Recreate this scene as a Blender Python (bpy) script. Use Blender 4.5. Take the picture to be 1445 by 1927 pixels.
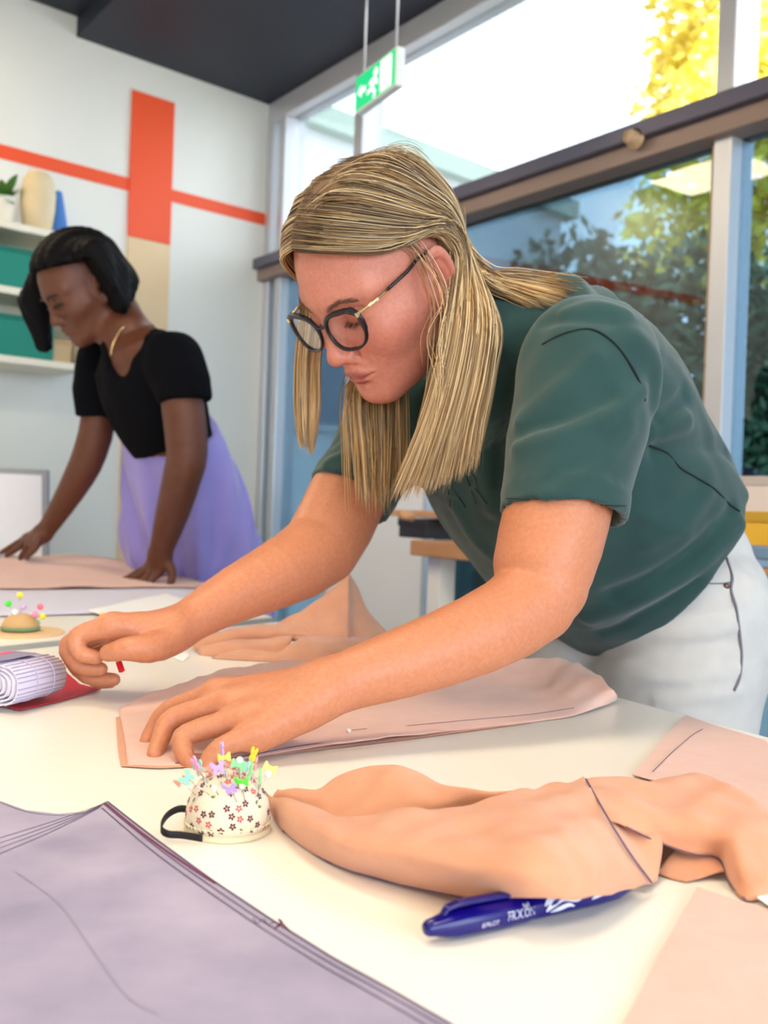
import bpy, bmesh, math, random
import numpy as np
from mathutils import Vector, Matrix

for _o in list(bpy.data.objects):
    bpy.data.objects.remove(_o, do_unlink=True)
SC = bpy.context.scene
COL = SC.collection
rng = np.random.default_rng(7)
random.seed(7)

# ---------------------------------------------------------------- camera
FPX = 1900.0                      # focal length in pixels of the 1445 x 1927 frame
CZ = 0.955                        # camera height
TZ = CZ - 0.215                   # table top height
_p, _r = math.radians(-0.55), math.radians(2.0)
_F = np.array([0, math.cos(_p), math.sin(_p)])
_U0 = np.array([0, -math.sin(_p), math.cos(_p)])
_R0 = np.array([1.0, 0, 0])
CU = _U0 * math.cos(_r) - _R0 * math.sin(_r)
CR = _R0 * math.cos(_r) + _U0 * math.sin(_r)
CF = _F
CAMP = np.array([0, 0, CZ])
cam_data = bpy.data.cameras.new('camera')
cam = bpy.data.objects.new('camera', cam_data)
COL.objects.link(cam)
cam.matrix_world = Matrix(((CR[0], CU[0], -CF[0], 0), (CR[1], CU[1], -CF[1], 0), (CR[2], CU[2], -CF[2], CZ), (0, 0, 0, 1)))
cam_data.sensor_fit = 'VERTICAL'
cam_data.sensor_height = 36.0
cam_data.lens = FPX / 1927.0 * 36.0
cam_data.clip_start = 0.02
cam_data.clip_end = 200
cam_data.dof.use_dof = True
cam_data.dof.focus_distance = 0.82
cam_data.dof.aperture_fstop = cam_data.lens / 1000.0 / 0.0044
SC.camera = cam


def P(px, py, d):
    """world point seen at pixel (px, py) at depth d along the view axis"""
    return CAMP + d * (CF + (px - 722.5) / FPX * CR - (py - 963.5) / FPX * CU)


def ray(px, py):
    return CF + (px - 722.5) / FPX * CR - (py - 963.5) / FPX * CU


def onz(px, py, z):
    r = ray(px, py)
    return CAMP + r * ((z - CZ) / r[2])


def tb(px, py, h=0.0):
    return onz(px, py, TZ + h)


def onplane(px, py, p0, n):
    r = ray(px, py)
    return CAMP + r * (np.dot(np.array(p0) - CAMP, n) / np.dot(r, n))


# ---------------------------------------------------------------- world, sun, exposure
SC.view_settings.view_transform = 'Standard'
SC.view_settings.look = 'None'
SC.view_settings.gamma = 1.0
SC.view_settings.use_curve_mapping = False
SC.view_settings.exposure = 0.32
world = bpy.data.worlds.new('sky')
SC.world = world
world.use_nodes = True
_wn = world.node_tree.nodes
_bg = _wn['Background']
_bg.inputs['Color'].default_value = (0.80, 0.90, 1.0, 1)
_bg.inputs['Strength'].default_value = 7.2
sun_data = bpy.data.lights.new('sun', 'SUN')
sun_data.energy = 6.0
sun_data.angle = 0.02
sun_data.color = (1.0, 0.92, 0.78)
sun = bpy.data.objects.new('sun', sun_data)
COL.objects.link(sun)
sun.rotation_euler = Vector((0.45, 0.75, -0.85)).to_track_quat('-Z', 'Y').to_euler()
# ---------------------------------------------------------------- materials
MATS = {}


def mat(name, color, rough=0.6, metal=0.0, spec=0.5, noise=None, bump=None, attr=None, sheen=0.0, sss=0.0, sss_col=None, emit=None, coat=0.0, alpha=None):
    """noise=(scale, second colour, contrast); bump=(scale, strength[, stretch])"""
    if name in MATS:
        return MATS[name]
    m = bpy.data.materials.new(name)
    m.use_nodes = True
    nt = m.node_tree
    b = nt.nodes['Principled BSDF']
    b.inputs['Base Color'].default_value = (*color, 1)
    b.inputs['Roughness'].default_value = rough
    b.inputs['Metallic'].default_value = metal
    b.inputs['Specular IOR Level'].default_value = spec
    if sheen:
        b.inputs['Sheen Weight'].default_value = sheen
        b.inputs['Sheen Roughness'].default_value = 0.5
    if coat:
        b.inputs['Coat Weight'].default_value = coat
    if sss:
        b.inputs['Subsurface Weight'].default_value = sss
        b.inputs['Subsurface Radius'].default_value = (0.012, 0.004, 0.002)
        b.inputs['Subsurface Scale'].default_value = 1.0
    if emit:
        b.inputs['Emission Color'].default_value = (*emit[0], 1)
        b.inputs['Emission Strength'].default_value = emit[1]
    tc = nt.nodes.new('ShaderNodeTexCoord')
    colsock = None
    if attr:
        a = nt.nodes.new('ShaderNodeAttribute')
        a.attribute_name = attr
        colsock = a.outputs['Color']
    if noise:
        n = nt.nodes.new('ShaderNodeTexNoise')
        n.inputs['Scale'].default_value = noise[0]
        n.inputs['Detail'].default_value = 6
        nt.links.new(tc.outputs['Object'], n.inputs['Vector'])
        rp = nt.nodes.new('ShaderNodeValToRGB')
        c = noise[2] if len(noise) > 2 else 0.2
        rp.color_ramp.elements[0].position = 0.5 - c
        rp.color_ramp.elements[1].position = 0.5 + c
        nt.links.new(n.outputs['Fac'], rp.inputs['Fac'])
        mx = nt.nodes.new('ShaderNodeMix')
        mx.data_type = 'RGBA'
        if colsock:
            mx.blend_type = 'MULTIPLY'
            mx.inputs['Factor'].default_value = 1.0
            rp.color_ramp.elements[0].color = (*noise[1], 1)
            rp.color_ramp.elements[1].color = (1, 1, 1, 1)
            nt.links.new(colsock, mx.inputs['A'])
            nt.links.new(rp.outputs['Color'], mx.inputs['B'])
        else:
            nt.links.new(rp.outputs['Color'], mx.inputs['Factor'])
            mx.inputs['A'].default_value = (*color, 1)
            mx.inputs['B'].default_value = (*noise[1], 1)
        colsock = mx.outputs['Result']
    if colsock:
        nt.links.new(colsock, b.inputs['Base Color'])
    if bump:
        n = nt.nodes.new('ShaderNodeTexNoise')
        n.inputs['Scale'].default_value = bump[0]
        n.inputs['Detail'].default_value = 4
        if len(bump) > 2:
            mp = nt.nodes.new('ShaderNodeMapping')
            mp.inputs['Scale'].default_value = bump[2]
            nt.links.new(tc.outputs['Object'], mp.inputs['Vector'])
            nt.links.new(mp.outputs['Vector'], n.inputs['Vector'])
        else:
            nt.links.new(tc.outputs['Object'], n.inputs['Vector'])
        bp = nt.nodes.new('ShaderNodeBump')
        bp.inputs['Strength'].default_value = bump[1]
        bp.inputs['Distance'].default_value = 0.002
        nt.links.new(n.outputs['Fac'], bp.inputs['Height'])
        nt.links.new(bp.outputs['Normal'], b.inputs['Normal'])
    if alpha is not None:
        b.inputs['Alpha'].default_value = alpha
    MATS[name] = m
    return m


def glassmat(name, tint, gloss=0.08, rough=0.0, fres=0.8):
    m = bpy.data.materials.new(name)
    m.use_nodes = True
    nt = m.node_tree
    nt.nodes.remove(nt.nodes['Principled BSDF'])
    t = nt.nodes.new('ShaderNodeBsdfTransparent')
    t.inputs['Color'].default_value = (*tint, 1)
    g = nt.nodes.new('ShaderNodeBsdfGlossy')
    g.inputs['Roughness'].default_value = rough
    f = nt.nodes.new('ShaderNodeFresnel')
    f.inputs['IOR'].default_value = 1.45
    ma = nt.nodes.new('ShaderNodeMath')
    ma.operation = 'MULTIPLY_ADD'
    ma.inputs[1].default_value = fres
    ma.inputs[2].default_value = gloss - 0.03
    ma.use_clamp = True
    nt.links.new(f.outputs['Fac'], ma.inputs[0])
    mx = nt.nodes.new('ShaderNodeMixShader')
    nt.links.new(ma.outputs[0], mx.inputs[0])
    nt.links.new(t.outputs[0], mx.inputs[1])
    nt.links.new(g.outputs[0], mx.inputs[2])
    nt.links.new(mx.outputs[0], nt.nodes['Material Output'].inputs['Surface'])
    return m


def srgb(r, g, b):
    return tuple(((c / 255) / 12.92 if c <= 10 else (((c / 255) + 0.055) / 1.055) ** 2.4) for c in (r, g, b))


# ---------------------------------------------------------------- objects
def link(o, parent=None):
    COL.objects.link(o)
    if parent is not None:
        o.parent = parent
        if parent.parent is None:
            o.matrix_parent_inverse = parent.matrix_basis.inverted()
    return o


def tag(o, label=None, cat=None, group=None, kind=None):
    if label:
        o['label'] = label
    if cat:
        o['category'] = cat
    if group:
        o['group'] = group
    if kind:
        o['kind'] = kind
    return o


def thing(name, label, cat, loc, group=None):
    o = bpy.data.objects.new(name, None)
    o.empty_display_size = 0.05
    o.location = tuple(float(v) for v in loc)
    COL.objects.link(o)
    return tag(o, label, cat, group)


def mk(name, V, Fc, material, parent=None, smooth=True, cols=None):
    V = np.asarray(V, dtype=np.float64)
    me = bpy.data.meshes.new(name)
    if isinstance(Fc, np.ndarray):
        n = len(Fc)
        w = Fc.shape[1]
        me.vertices.add(len(V))
        me.vertices.foreach_set('co', V.astype(np.float32).ravel())
        me.loops.add(n * w)
        me.loops.foreach_set('vertex_index', Fc.astype(np.int32).ravel())
        me.polygons.add(n)
        me.polygons.foreach_set('loop_start', np.arange(0, n * w, w, dtype=np.int32))
        me.update(calc_edges=True)
        me.validate()
    else:
        me.from_pydata([tuple(v) for v in V], [], [tuple(int(i) for i in f) for f in Fc])
        me.update()
    if smooth:
        me.polygons.foreach_set('use_smooth', np.ones(len(me.polygons), dtype=bool))
    if cols is not None:
        a = me.attributes.new('Col', 'FLOAT_COLOR', 'POINT')
        c = np.ones((len(V), 4), dtype=np.float32)
        c[:, :3] = cols
        a.data.foreach_set('color', c.ravel())
    if material is not None:
        me.materials.append(material)
    o = bpy.data.objects.new(name, me)
    return link(o, parent)


class MB:
    """collects simple solids into ONE mesh"""

    def __init__(s):
        s.V = []
        s.F = []

    def add(s, V, Fc):
        b = len(s.V)
        s.V += [tuple(float(c) for c in v) for v in V]
        s.F += [tuple(int(i) + b for i in f) for f in Fc]
        return s

    def box(s, c, size, ax=None):
        ax = np.eye(3) if ax is None else np.array(ax, float)
        c = np.array(c, float)
        h = np.array(size, float) / 2
        V = [c + ax[0] * h[0] * i + ax[1] * h[1] * j + ax[2] * h[2] * k for i in (-1, 1) for j in (-1, 1) for k in (-1, 1)]
        return s.add(V, [(0, 1, 3, 2), (4, 6, 7, 5), (0, 4, 5, 1), (2, 3, 7, 6), (0, 2, 6, 4), (1, 5, 7, 3)])

    def tube(s, pts, rad, n=8, cap=True, flat=1.0, side=None):
        V, Fc = tube_vf(pts, rad, n, cap, flat, side)
        return s.add(V, Fc)

    def lathe(s, prof, c, n=24, ax=None):
        ax = np.eye(3) if ax is None else np.array(ax, float)
        c = np.array(c, float)
        V = []
        for r, z in prof:
            for i in range(n):
                a = 2 * math.pi * i / n
                V.append(c + ax[0] * r * math.cos(a) + ax[1] * r * math.sin(a) + ax[2] * z)
        Fc = []
        for j in range(len(prof) - 1):
            for i in range(n):
                i2 = (i + 1) % n
                Fc.append((j * n + i, j * n + i2, (j + 1) * n + i2, (j + 1) * n + i))
        return s.add(V, Fc)

    def prism(s, poly, n, t):
        """polygon (3D points, planar) extruded by t along n"""
        poly = [np.array(q, float) for q in poly]
        n = np.array(n, float)
        k = len(poly)
        V = poly + [q + n * t for q in poly]
        Fc = [tuple(range(k))[::-1], tuple(range(k, 2 * k))] + [(i, (i + 1) % k, (i + 1) % k + k, i + k) for i in range(k)]
        return s.add(V, Fc)

    def build(s, name, material, parent=None, smooth=False, bevel=0.0):
        o = mk(name, s.V, s.F, material, parent, smooth)
        me = o.data
        bm = bmesh.new()
        bm.from_mesh(me)
        bmesh.ops.recalc_face_normals(bm, faces=bm.faces)
        bm.to_mesh(me)
        bm.free()
        if bevel:
            md = o.modifiers.new('bevel', 'BEVEL')
            md.width = bevel
            md.segments = 2
            md.limit_method = 'ANGLE'
        return o


def unit(v):
    v = np.array(v, float)
    return v / max(1e-12, np.linalg.norm(v))


def catmull(pts, n):
    """resample control rows (any width) with a centripetal-free Catmull-Rom, n samples per span"""
    p = np.array(pts, float)
    q = np.vstack([2 * p[0] - p[1], p, 2 * p[-1] - p[-2]])
    out = []
    for i in range(len(p) - 1):
        a, b, c, d = q[i], q[i + 1], q[i + 2], q[i + 3]
        for j in range(n):
            t = j / n
            out.append(0.5 * (2 * b + (c - a) * t + (2 * a - 5 * b + 4 * c - d) * t * t + (3 * b - a - 3 * c + d) * t ** 3))
    out.append(p[-1])
    return np.array(out)


def tube_vf(pts, rad, n=8, cap=True, flat=1.0, side=None):
    pts = np.array(pts, float)
    rad = np.broadcast_to(np.array(rad, float), (len(pts),))
    T = np.gradient(pts, axis=0)
    T /= np.linalg.norm(T, axis=1)[:, None] + 1e-12
    up = np.array(side if side is not None else ((0, 0, 1) if abs(T[0][2]) < 0.9 else (1, 0, 0)), float)
    V = []
    for i in range(len(pts)):
        x = np.cross(up, T[i])
        x /= np.linalg.norm(x) + 1e-12
        y = np.cross(T[i], x)
        up = y if side is None else up
        for k in range(n):
            a = 2 * math.pi * k / n
            V.append(pts[i] + rad[i] * (math.cos(a) * x + flat * math.sin(a) * y))
    Fc = []
    for i in range(len(pts) - 1):
        for k in range(n):
            k2 = (k + 1) % n
            Fc.append((i * n + k, i * n + k2, (i + 1) * n + k2, (i + 1) * n + k))
    if cap:
        Fc.append(tuple(range(n))[::-1])
        Fc.append(tuple(range((len(pts) - 1) * n, len(pts) * n)))
    return V, Fc


def grid_vf(ctrl, nu, nv):
    """ctrl[i][j] = 3D control points; bicubic surface through them"""
    c = np.array(ctrl, float)
    a = catmull(c.reshape(c.shape[0], -1), nu)
    a = a.reshape(len(a), c.shape[1], 3)
    b = np.swapaxes(a, 0, 1)
    b = catmull(b.reshape(b.shape[0], -1), nv)
    b = b.reshape(len(b), len(a), 3)
    G = np.swapaxes(b, 0, 1)
    h, w = G.shape[:2]
    V = G.reshape(-1, 3)
    Fc = [(i * w + j, i * w + j + 1, (i + 1) * w + j + 1, (i + 1) * w + j) for i in range(h - 1) for j in range(w - 1)]
    return V, Fc, G


def text_mesh(body, size, extrude=0.0):
    cu = bpy.data.curves.new('txt', 'FONT')
    cu.body = body
    cu.size = size
    cu.extrude = extrude
    cu.align_x = 'CENTER'
    cu.align_y = 'CENTER'
    cu.resolution_u = 4
    ob = bpy.data.objects.new('txt', cu)
    COL.objects.link(ob)
    dg = bpy.context.evaluated_depsgraph_get()
    me = bpy.data.meshes.new_from_object(ob.evaluated_get(dg))
    V = [tuple(v.co) for v in me.vertices]
    Fc = [tuple(p.vertices) for p in me.polygons]
    bpy.data.objects.remove(ob, do_unlink=True)
    bpy.data.curves.remove(cu)
    bpy.data.meshes.remove(me)
    return np.array(V), Fc


# ---------------------------------------------------------------- implicit surfaces (bodies, clothes)
def smin(a, b, k):
    if k <= 0:
        return np.minimum(a, b)
    h = np.maximum(k - np.abs(a - b), 0) / k
    return np.minimum(a, b) - h * h * k * 0.25


def smax(a, b, k):
    return -smin(-a, -b, k)


def rcone(p, a, b, ra, rb, pp=None):
    ab = b - a
    l2 = ab @ ab + 1e-12
    pp = np.einsum('ij,ij->i', p, p) if pp is None else pp
    h = p @ ab - a @ ab
    t = np.minimum(np.maximum(h * (1 / l2), 0), 1)
    return np.sqrt(np.abs(pp - 2 * (p @ a) + (a @ a) + t * (t * l2 - 2 * h))) - (ra + (rb - ra) * t)


def ell(p, c, r, ax=None):
    q = p - np.array(c, float)
    if ax is not None:
        q = q @ np.array(ax, float).T
    r = np.array(r, float)
    q2 = q * q
    k0 = np.sqrt(q2 @ (1 / r ** 2))
    k1 = np.sqrt(q2 @ (1 / r ** 4))
    return k0 * (k0 - 1) / np.maximum(k1, 1e-6)


class Chain:
    """tapering limb through points with radii"""

    def __init__(s, pts, rads, n=4):
        a = catmull(np.column_stack([np.array(pts, float), np.array(rads, float)]), n)
        s.p, s.r = a[:, :3], a[:, 3]
        s.c = (s.p.min(0) + s.p.max(0)) / 2
        s.R = np.max(np.linalg.norm(s.p - s.c, axis=1) + s.r)

    def __call__(s, p):
        c = (p.min(0) + p.max(0)) / 2
        rad = np.linalg.norm(p.max(0) - c)
        A, Bq = s.p[:-1], s.p[1:]
        ab = Bq - A
        t = np.clip(np.einsum('ij,ij->i', c - A, ab) / (np.einsum('ij,ij->i', ab, ab) + 1e-12), 0, 1)
        dist = np.linalg.norm(c - A - t[:, None] * ab, axis=1)
        rm = np.maximum(s.r[:-1], s.r[1:])
        rn = np.minimum(s.r[:-1], s.r[1:])
        ub = np.min(dist - rn) + rad
        d = np.full(len(p), 9.0)
        p = p - c
        pp = np.einsum('ij,ij->i', p, p)
        for i in np.flatnonzero(dist - rm - rad <= ub):
            d = np.minimum(d, rcone(p, s.p[i] - c, s.p[i + 1] - c, s.r[i], s.r[i + 1], pp))
        return d

    def lower(s, c, rad):
        ab = s.p[1:] - s.p[:-1]
        t = np.clip(np.einsum('ij,ij->i', c - s.p[:-1], ab) / (np.einsum('ij,ij->i', ab, ab) + 1e-12), 0, 1)
        return np.min(np.linalg.norm(c - s.p[:-1] - t[:, None] * ab, axis=1) - np.maximum(s.r[:-1], s.r[1:])) - rad


class Tube2:
    """elliptical generalised cylinder: rows (centre xyz, a, b); a along axis L, b across"""

    def __init__(s, pts, a, b, L, n=5):
        r = catmull(np.column_stack([np.array(pts, float), a, b]), n)
        s.p, s.a, s.b = r[:, :3], r[:, 3], r[:, 4]
        s.L = unit(L)
        s.T = np.gradient(s.p, axis=0)
        s.T /= np.linalg.norm(s.T, axis=1)[:, None]
        s.c = (s.p.min(0) + s.p.max(0)) / 2
        s.R = np.max(np.linalg.norm(s.p - s.c, axis=1) + np.maximum(s.a, s.b))

    def coords(s, p):
        c0 = (p.min(0) + p.max(0)) / 2
        rad = np.linalg.norm(p.max(0) - c0)
        AB = s.p[1:] - s.p[:-1]
        t = np.clip(np.einsum('ij,ij->i', c0 - s.p[:-1], AB) / np.einsum('ij,ij->i', AB, AB), 0, 1)
        ds = np.linalg.norm(c0 - s.p[:-1] - t[:, None] * AB, axis=1)
        best = np.full(len(p), 1e9)
        bi = np.zeros(len(p), int)
        bt = np.zeros(len(p))
        for i in np.flatnonzero(ds <= ds.min() + 2 * rad):
            ab = AB[i]
            q = p - s.p[i]
            t = np.clip((q @ ab) / (ab @ ab), 0, 1)
            e = q - t[:, None] * ab
            d2 = np.einsum('ij,ij->i', e, e)
            m = d2 < best
            best[m] = d2[m]
            bi[m] = i
            bt[m] = t[m]
        w = bt[:, None]
        c = s.p[bi] * (1 - w) + s.p[bi + 1] * w
        T = s.T[bi] * (1 - w) + s.T[bi + 1] * w
        a = s.a[bi] * (1 - bt) + s.a[bi + 1] * bt
        b = s.b[bi] * (1 - bt) + s.b[bi + 1] * bt
        return (bi + bt) / (len(s.p) - 1), c, T, a, b

    def __call__(s, p, grow=None):
        t, c, T, a, b = s.coords(p)
        N = np.cross(s.L, T)
        N /= np.linalg.norm(N, axis=1)[:, None]
        q = p - c
        Lx = s.L - T * (T @ s.L)[:, None]
        x = np.einsum('ij,ij->i', q, Lx / np.linalg.norm(Lx, axis=1)[:, None])
        y = np.einsum('ij,ij->i', q, N)
        z = np.einsum('ij,ij->i', q, T)
        yz = y * y + z * z

        def f(a, b):
            k0 = np.sqrt((x / a) ** 2 + yz / b ** 2)
            k1 = np.sqrt((x / a ** 2) ** 2 + yz / b ** 4)
            return k0 * (k0 - 1) / np.maximum(k1, 1e-6)
        if grow is None:
            return f(a, b)
        return f(a, b), f(a + grow, b + grow)


def cluster(p):
    c = (p.min(0) + p.max(0)) / 2
    return c, np.linalg.norm(p.max(0) - c)


def trace_many(field, pts, d0=0.9, d1=2.2):
    R = np.array([ray(*q) for q in pts])
    d = np.full(len(R), d0)
    on = np.ones(len(R), bool)
    for _ in range(500):
        v = field(CAMP + R * d[:, None])
        on = on & (v > 0.0004)
        if not on.any():
            break
        d = np.where(on, d + np.clip(v * 0.8, 0.0003, 0.02), d)
        on = on & (d < d1)
    return [CAMP + r * k if k < d1 else None for r, k in zip(R, d)]


def trace(field, px, py):
    return trace_many(field, [(px, py)])[0]


def poly_dist(p, pl):
    d = np.full(len(p), 9.0)
    for a, b in zip(pl[:-1], pl[1:]):
        d = np.minimum(d, rcone(p, a, b, 0.0, 0.0))
    return d


class Field:
    def __init__(s):
        s.L = []

    def add(s, fn, c, R, k=0.0, op='u'):
        s.L.append((op, fn, np.array(c, float), float(R), k))

    def chain(s, ch, k=0.0, op='u'):
        s.add(ch, ch.c, ch.R, k, op)

    def __call__(s, p):
        """p: a compact cluster of points"""
        c0 = (p.min(0) + p.max(0)) / 2
        rad = np.linalg.norm(p.max(0) - c0)
        d = np.full(len(p), 1.0)
        for op, fn, c, R, k in s.L:
            if np.linalg.norm(c - c0) - R - rad > k + 0.012:
                continue
            if isinstance(fn, Chain) and fn.lower(c0, rad) > k + 0.012:
                continue
            q = fn(p)
            d = smin(d, q, k) if op == 'u' else smax(d, -q, k)
        return d

    def clustered(s, p, cell=0.05):
        key = np.floor(p / cell).astype(np.int64)
        key = (key[:, 0] * 73856093) ^ (key[:, 1] * 19349663) ^ (key[:, 2] * 83492791)
        o = np.argsort(key, kind='stable')
        cut = np.flatnonzero(np.diff(key[o])) + 1
        d = np.empty(len(p))
        for g in np.split(o, cut):
            d[g] = s(p[g])
        return d


def sdf_mesh(field, lo, hi, vox, newton=0):
    lo = np.array(lo, float)
    hi = np.array(hi, float)
    B = 12
    nb = np.ceil((hi - lo) / (vox * B)).astype(int)
    n = nb * B + 1
    vals = np.ones(n, dtype=np.float32)
    gi = np.stack(np.meshgrid(*[np.arange(k) for k in nb], indexing='ij'), -1).reshape(-1, 3)
    cen = lo + (gi + 0.5) * B * vox
    # coarse pass: which blocks can hold surface
    half = 0.87 * B * vox
    act = np.zeros(len(gi), bool)
    sgn = np.ones(len(gi))
    S4 = 4
    sup = gi // S4
    skey = (sup[:, 0] * 4096 + sup[:, 1]) * 4096 + sup[:, 2]
    o = np.argsort(skey, kind='stable')
    for g in np.split(o, np.flatnonzero(np.diff(skey[o])) + 1):
        dd = field(cen[g])
        act[g] = np.abs(dd) < half * 1.5
        sgn[g] = dd
    for g in gi[~act & (sgn < 0)]:
        a = g * B
        vals[a[0]:a[0] + B + 1, a[1]:a[1] + B + 1, a[2]:a[2] + B + 1] = -1
    ga = gi[act]
    loc = np.stack(np.meshgrid(*[np.arange(B + 1)] * 3, indexing='ij'), -1).reshape(-1, 3)
    for g in ga:
        a = g * B
        d = field(lo + (a + loc) * vox).astype(np.float32).reshape(B + 1, B + 1, B + 1)
        vals[a[0]:a[0] + B + 1, a[1]:a[1] + B + 1, a[2]:a[2] + B + 1] = d
    ins = vals < 0
    s = np.zeros(n - 1, dtype=np.uint8)
    for dx in (0, 1):
        for dy in (0, 1):
            for dz in (0, 1):
                s += ins[dx:n[0] - 1 + dx, dy:n[1] - 1 + dy, dz:n[2] - 1 + dz]
    m = n - 1
    flat = np.flatnonzero((s > 0) & (s < 8))
    del s
    ci = np.stack(np.unravel_index(flat, m), -1)
    cv = np.zeros((len(ci), 8), dtype=np.float64)
    off = [(i, j, k) for i in (0, 1) for j in (0, 1) for k in (0, 1)]
    for q, o in enumerate(off):
        cv[:, q] = vals[ci[:, 0] + o[0], ci[:, 1] + o[1], ci[:, 2] + o[2]]
    acc = np.zeros((len(ci), 3))
    cnt = np.zeros(len(ci))
    for a in range(8):
        for b in range(a + 1, 8):
            if sum(x != y for x, y in zip(off[a], off[b])) != 1:
                continue
            x = (cv[:, a] < 0) != (cv[:, b] < 0)
            t = cv[x, a] / (cv[x, a] - cv[x, b])
            acc[x] += np.array(off[a]) + t[:, None] * (np.array(off[b]) - np.array(off[a]))
            cnt[x] += 1
    V = lo + (ci + acc / cnt[:, None]) * vox
    faces = []
    for ax in range(3):
        sl0 = [slice(None)] * 3
        sl1 = [slice(None)] * 3
        sl0[ax] = slice(0, n[ax] - 1)
        sl1[ax] = slice(1, n[ax])
        o1, o2 = [(1, 2), (2, 0), (0, 1)][ax]
        for q in (o1, o2):
            sl0[q] = slice(1, n[q] - 1)
            sl1[q] = slice(1, n[q] - 1)
        a = ins[tuple(sl0)]
        b = ins[tuple(sl1)]
        e = np.argwhere(a != b)
        fl = a[tuple(e.T)]
        base = np.zeros((len(e), 3), dtype=np.int64)
        base[:, ax] = e[:, ax]
        base[:, o1] = e[:, o1] + 1
        base[:, o2] = e[:, o2] + 1
        q = []
        for d1, d2 in ((-1, -1), (0, -1), (0, 0), (-1, 0)):
            c = base.copy()
            c[:, o1] += d1
            c[:, o2] += d2
            q.append(np.searchsorted(flat, np.ravel_multi_index(tuple(c.T), m)))
        q = np.stack(q, -1)
        q[~fl] = q[~fl][:, ::-1]
        faces.append(q)
    Fc = np.concatenate(faces)
    for _ in range(newton):
        V = project(field, V, vox)
    return V, Fc


def project(field, V, vox):
    e = vox * 0.4
    n = len(V)
    D = field.clustered(np.vstack([V] + [V + np.eye(3)[i] * e for i in range(3)])).reshape(4, n)
    g = (D[1:] - D[0]).T / e
    g2 = np.maximum(np.einsum('ij,ij->i', g, g), 0.2)
    st = np.clip(D[0] / g2, -vox * 0.6, vox * 0.6)
    return V - g * st[:, None]


def refine(o, mask_fn, field, vox, cuts=1):
    """subdivide the faces of o where mask_fn is true and put the new vertices on the surface"""
    bm = bmesh.new()
    bm.from_mesh(o.data)
    co = np.array([v.co[:] for v in bm.verts])
    mk_ = mask_fn(co)
    es = [e for e in bm.edges if mk_[e.verts[0].index] and mk_[e.verts[1].index]]
    bmesh.ops.subdivide_edges(bm, edges=es, cuts=cuts, use_grid_fill=True)
    co = np.array([v.co[:] for v in bm.verts])
    mk_ = mask_fn(co)
    co[mk_] = project(field, project(field, co[mk_], vox), vox)
    for v, c in zip(bm.verts, co):
        v.co = c
    for f in bm.faces:
        f.smooth = True
    bm.to_mesh(o.data)
    bm.free()
    o.data.update()
    return co
# ================================================================ the room
CORN = np.array([-0.545, 4.585, 0.0])
WL = unit((-.744, -.668, 0))          # along the painted wall, away from the corner
WW = unit((.5906, -.807, 0))          # along the glazed wall, away from the corner
NL = np.array([-WL[1] * -1, WL[0], 0]) * -1
NL = unit((.668, -.744, 0))           # into the room
NW = unit((-.807, -.5906, 0))
UP = np.array([0, 0, 1.0])
H_SOF, H_CEIL = 2.722, 2.80
S_SOF = 0.96


def wlp(s, z, off=0.0):
    return CORN + WL * s + NL * off + UP * z


def wwp(t, z, off=0.0):
    return CORN + WW * t + NW * off + UP * z


M_WALL = mat('white_wall_paint', srgb(236, 234, 226), rough=.7, noise=(3, srgb(230, 230, 224), .3), bump=(220, .05))
M_ORANGE = mat('orange_paint', srgb(242, 84, 36), rough=.55)
M_NAVY = mat('navy_ceiling_paint', srgb(28, 34, 52), rough=.6, noise=(4, srgb(25, 31, 48), .3))
M_PLY = mat('pale_plywood', srgb(236, 208, 168), rough=.6, noise=(7, srgb(226, 194, 150), .3))
M_FLOOR = mat('grey_floor', srgb(150, 150, 150), rough=.45, noise=(5, srgb(138, 138, 140), .3))
M_FRAME = mat('pale_aluminium', srgb(206, 208, 214), rough=.35, metal=.35)
M_RAIL = mat('bronze_rail', srgb(120, 108, 106), rough=.4, metal=.3)
M_WHITE = mat('white_laminate', srgb(244, 240, 232), rough=.28, spec=.5)
M_EDGE = mat('grey_edge_band', srgb(200, 198, 190), rough=.5)

LW_, LL_ = 6.6, 5.2
_c0, _c1 = CORN, CORN + WW * LW_
_c2, _c3 = CORN + WW * LW_ + WL * LL_, CORN + WL * LL_
tag(MB().prism([_c0, _c1, _c2, _c3], UP, -.08).build('floor', M_FLOOR), kind='structure')
_o = -(WL + WW) * .12
tag(MB().prism([q + UP * H_CEIL for q in (_c0 + WL * S_SOF, _c1 + WL * S_SOF, _c2, _c3)], UP, .1).build('ceiling', M_NAVY), kind='structure')
tag(MB().prism([q + UP * H_SOF for q in (_c0 - WL * .05, _c1 - WL * .05, _c1 + WL * S_SOF, _c0 + WL * S_SOF)], UP, .2).build('ceiling', M_NAVY), kind='structure')
w = MB()
w.prism([wlp(-.04, 0), wlp(LL_, 0), wlp(LL_, H_CEIL + .1), wlp(-.04, H_CEIL + .1)], -NL, .12)
wall_left = tag(w.build('wall_left', M_WALL), kind='structure')
# wall behind the photographer, with a window opening added to let in front fill light
_wb = MB()
for s0, s1, z0, z1 in ((0, LL_, 0, .5), (0, LL_, 2.55, 2.9), (0, .3, .5, 2.55), (LL_ - .3, LL_, .5, 2.55)):
    _wb.prism([_c1 + WL * s0 + UP * z0, _c1 + WL * s1 + UP * z0, _c1 + WL * s1 + UP * z1, _c1 + WL * s0 + UP * z1], WW, .12)
tag(_wb.build('wall_back', M_WALL), kind='structure')
tag(MB().prism([_c2, _c3, _c3 + UP * 2.9, _c2 + UP * 2.9], unit(WL), .12).build('wall_right', M_WALL), kind='structure')


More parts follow.
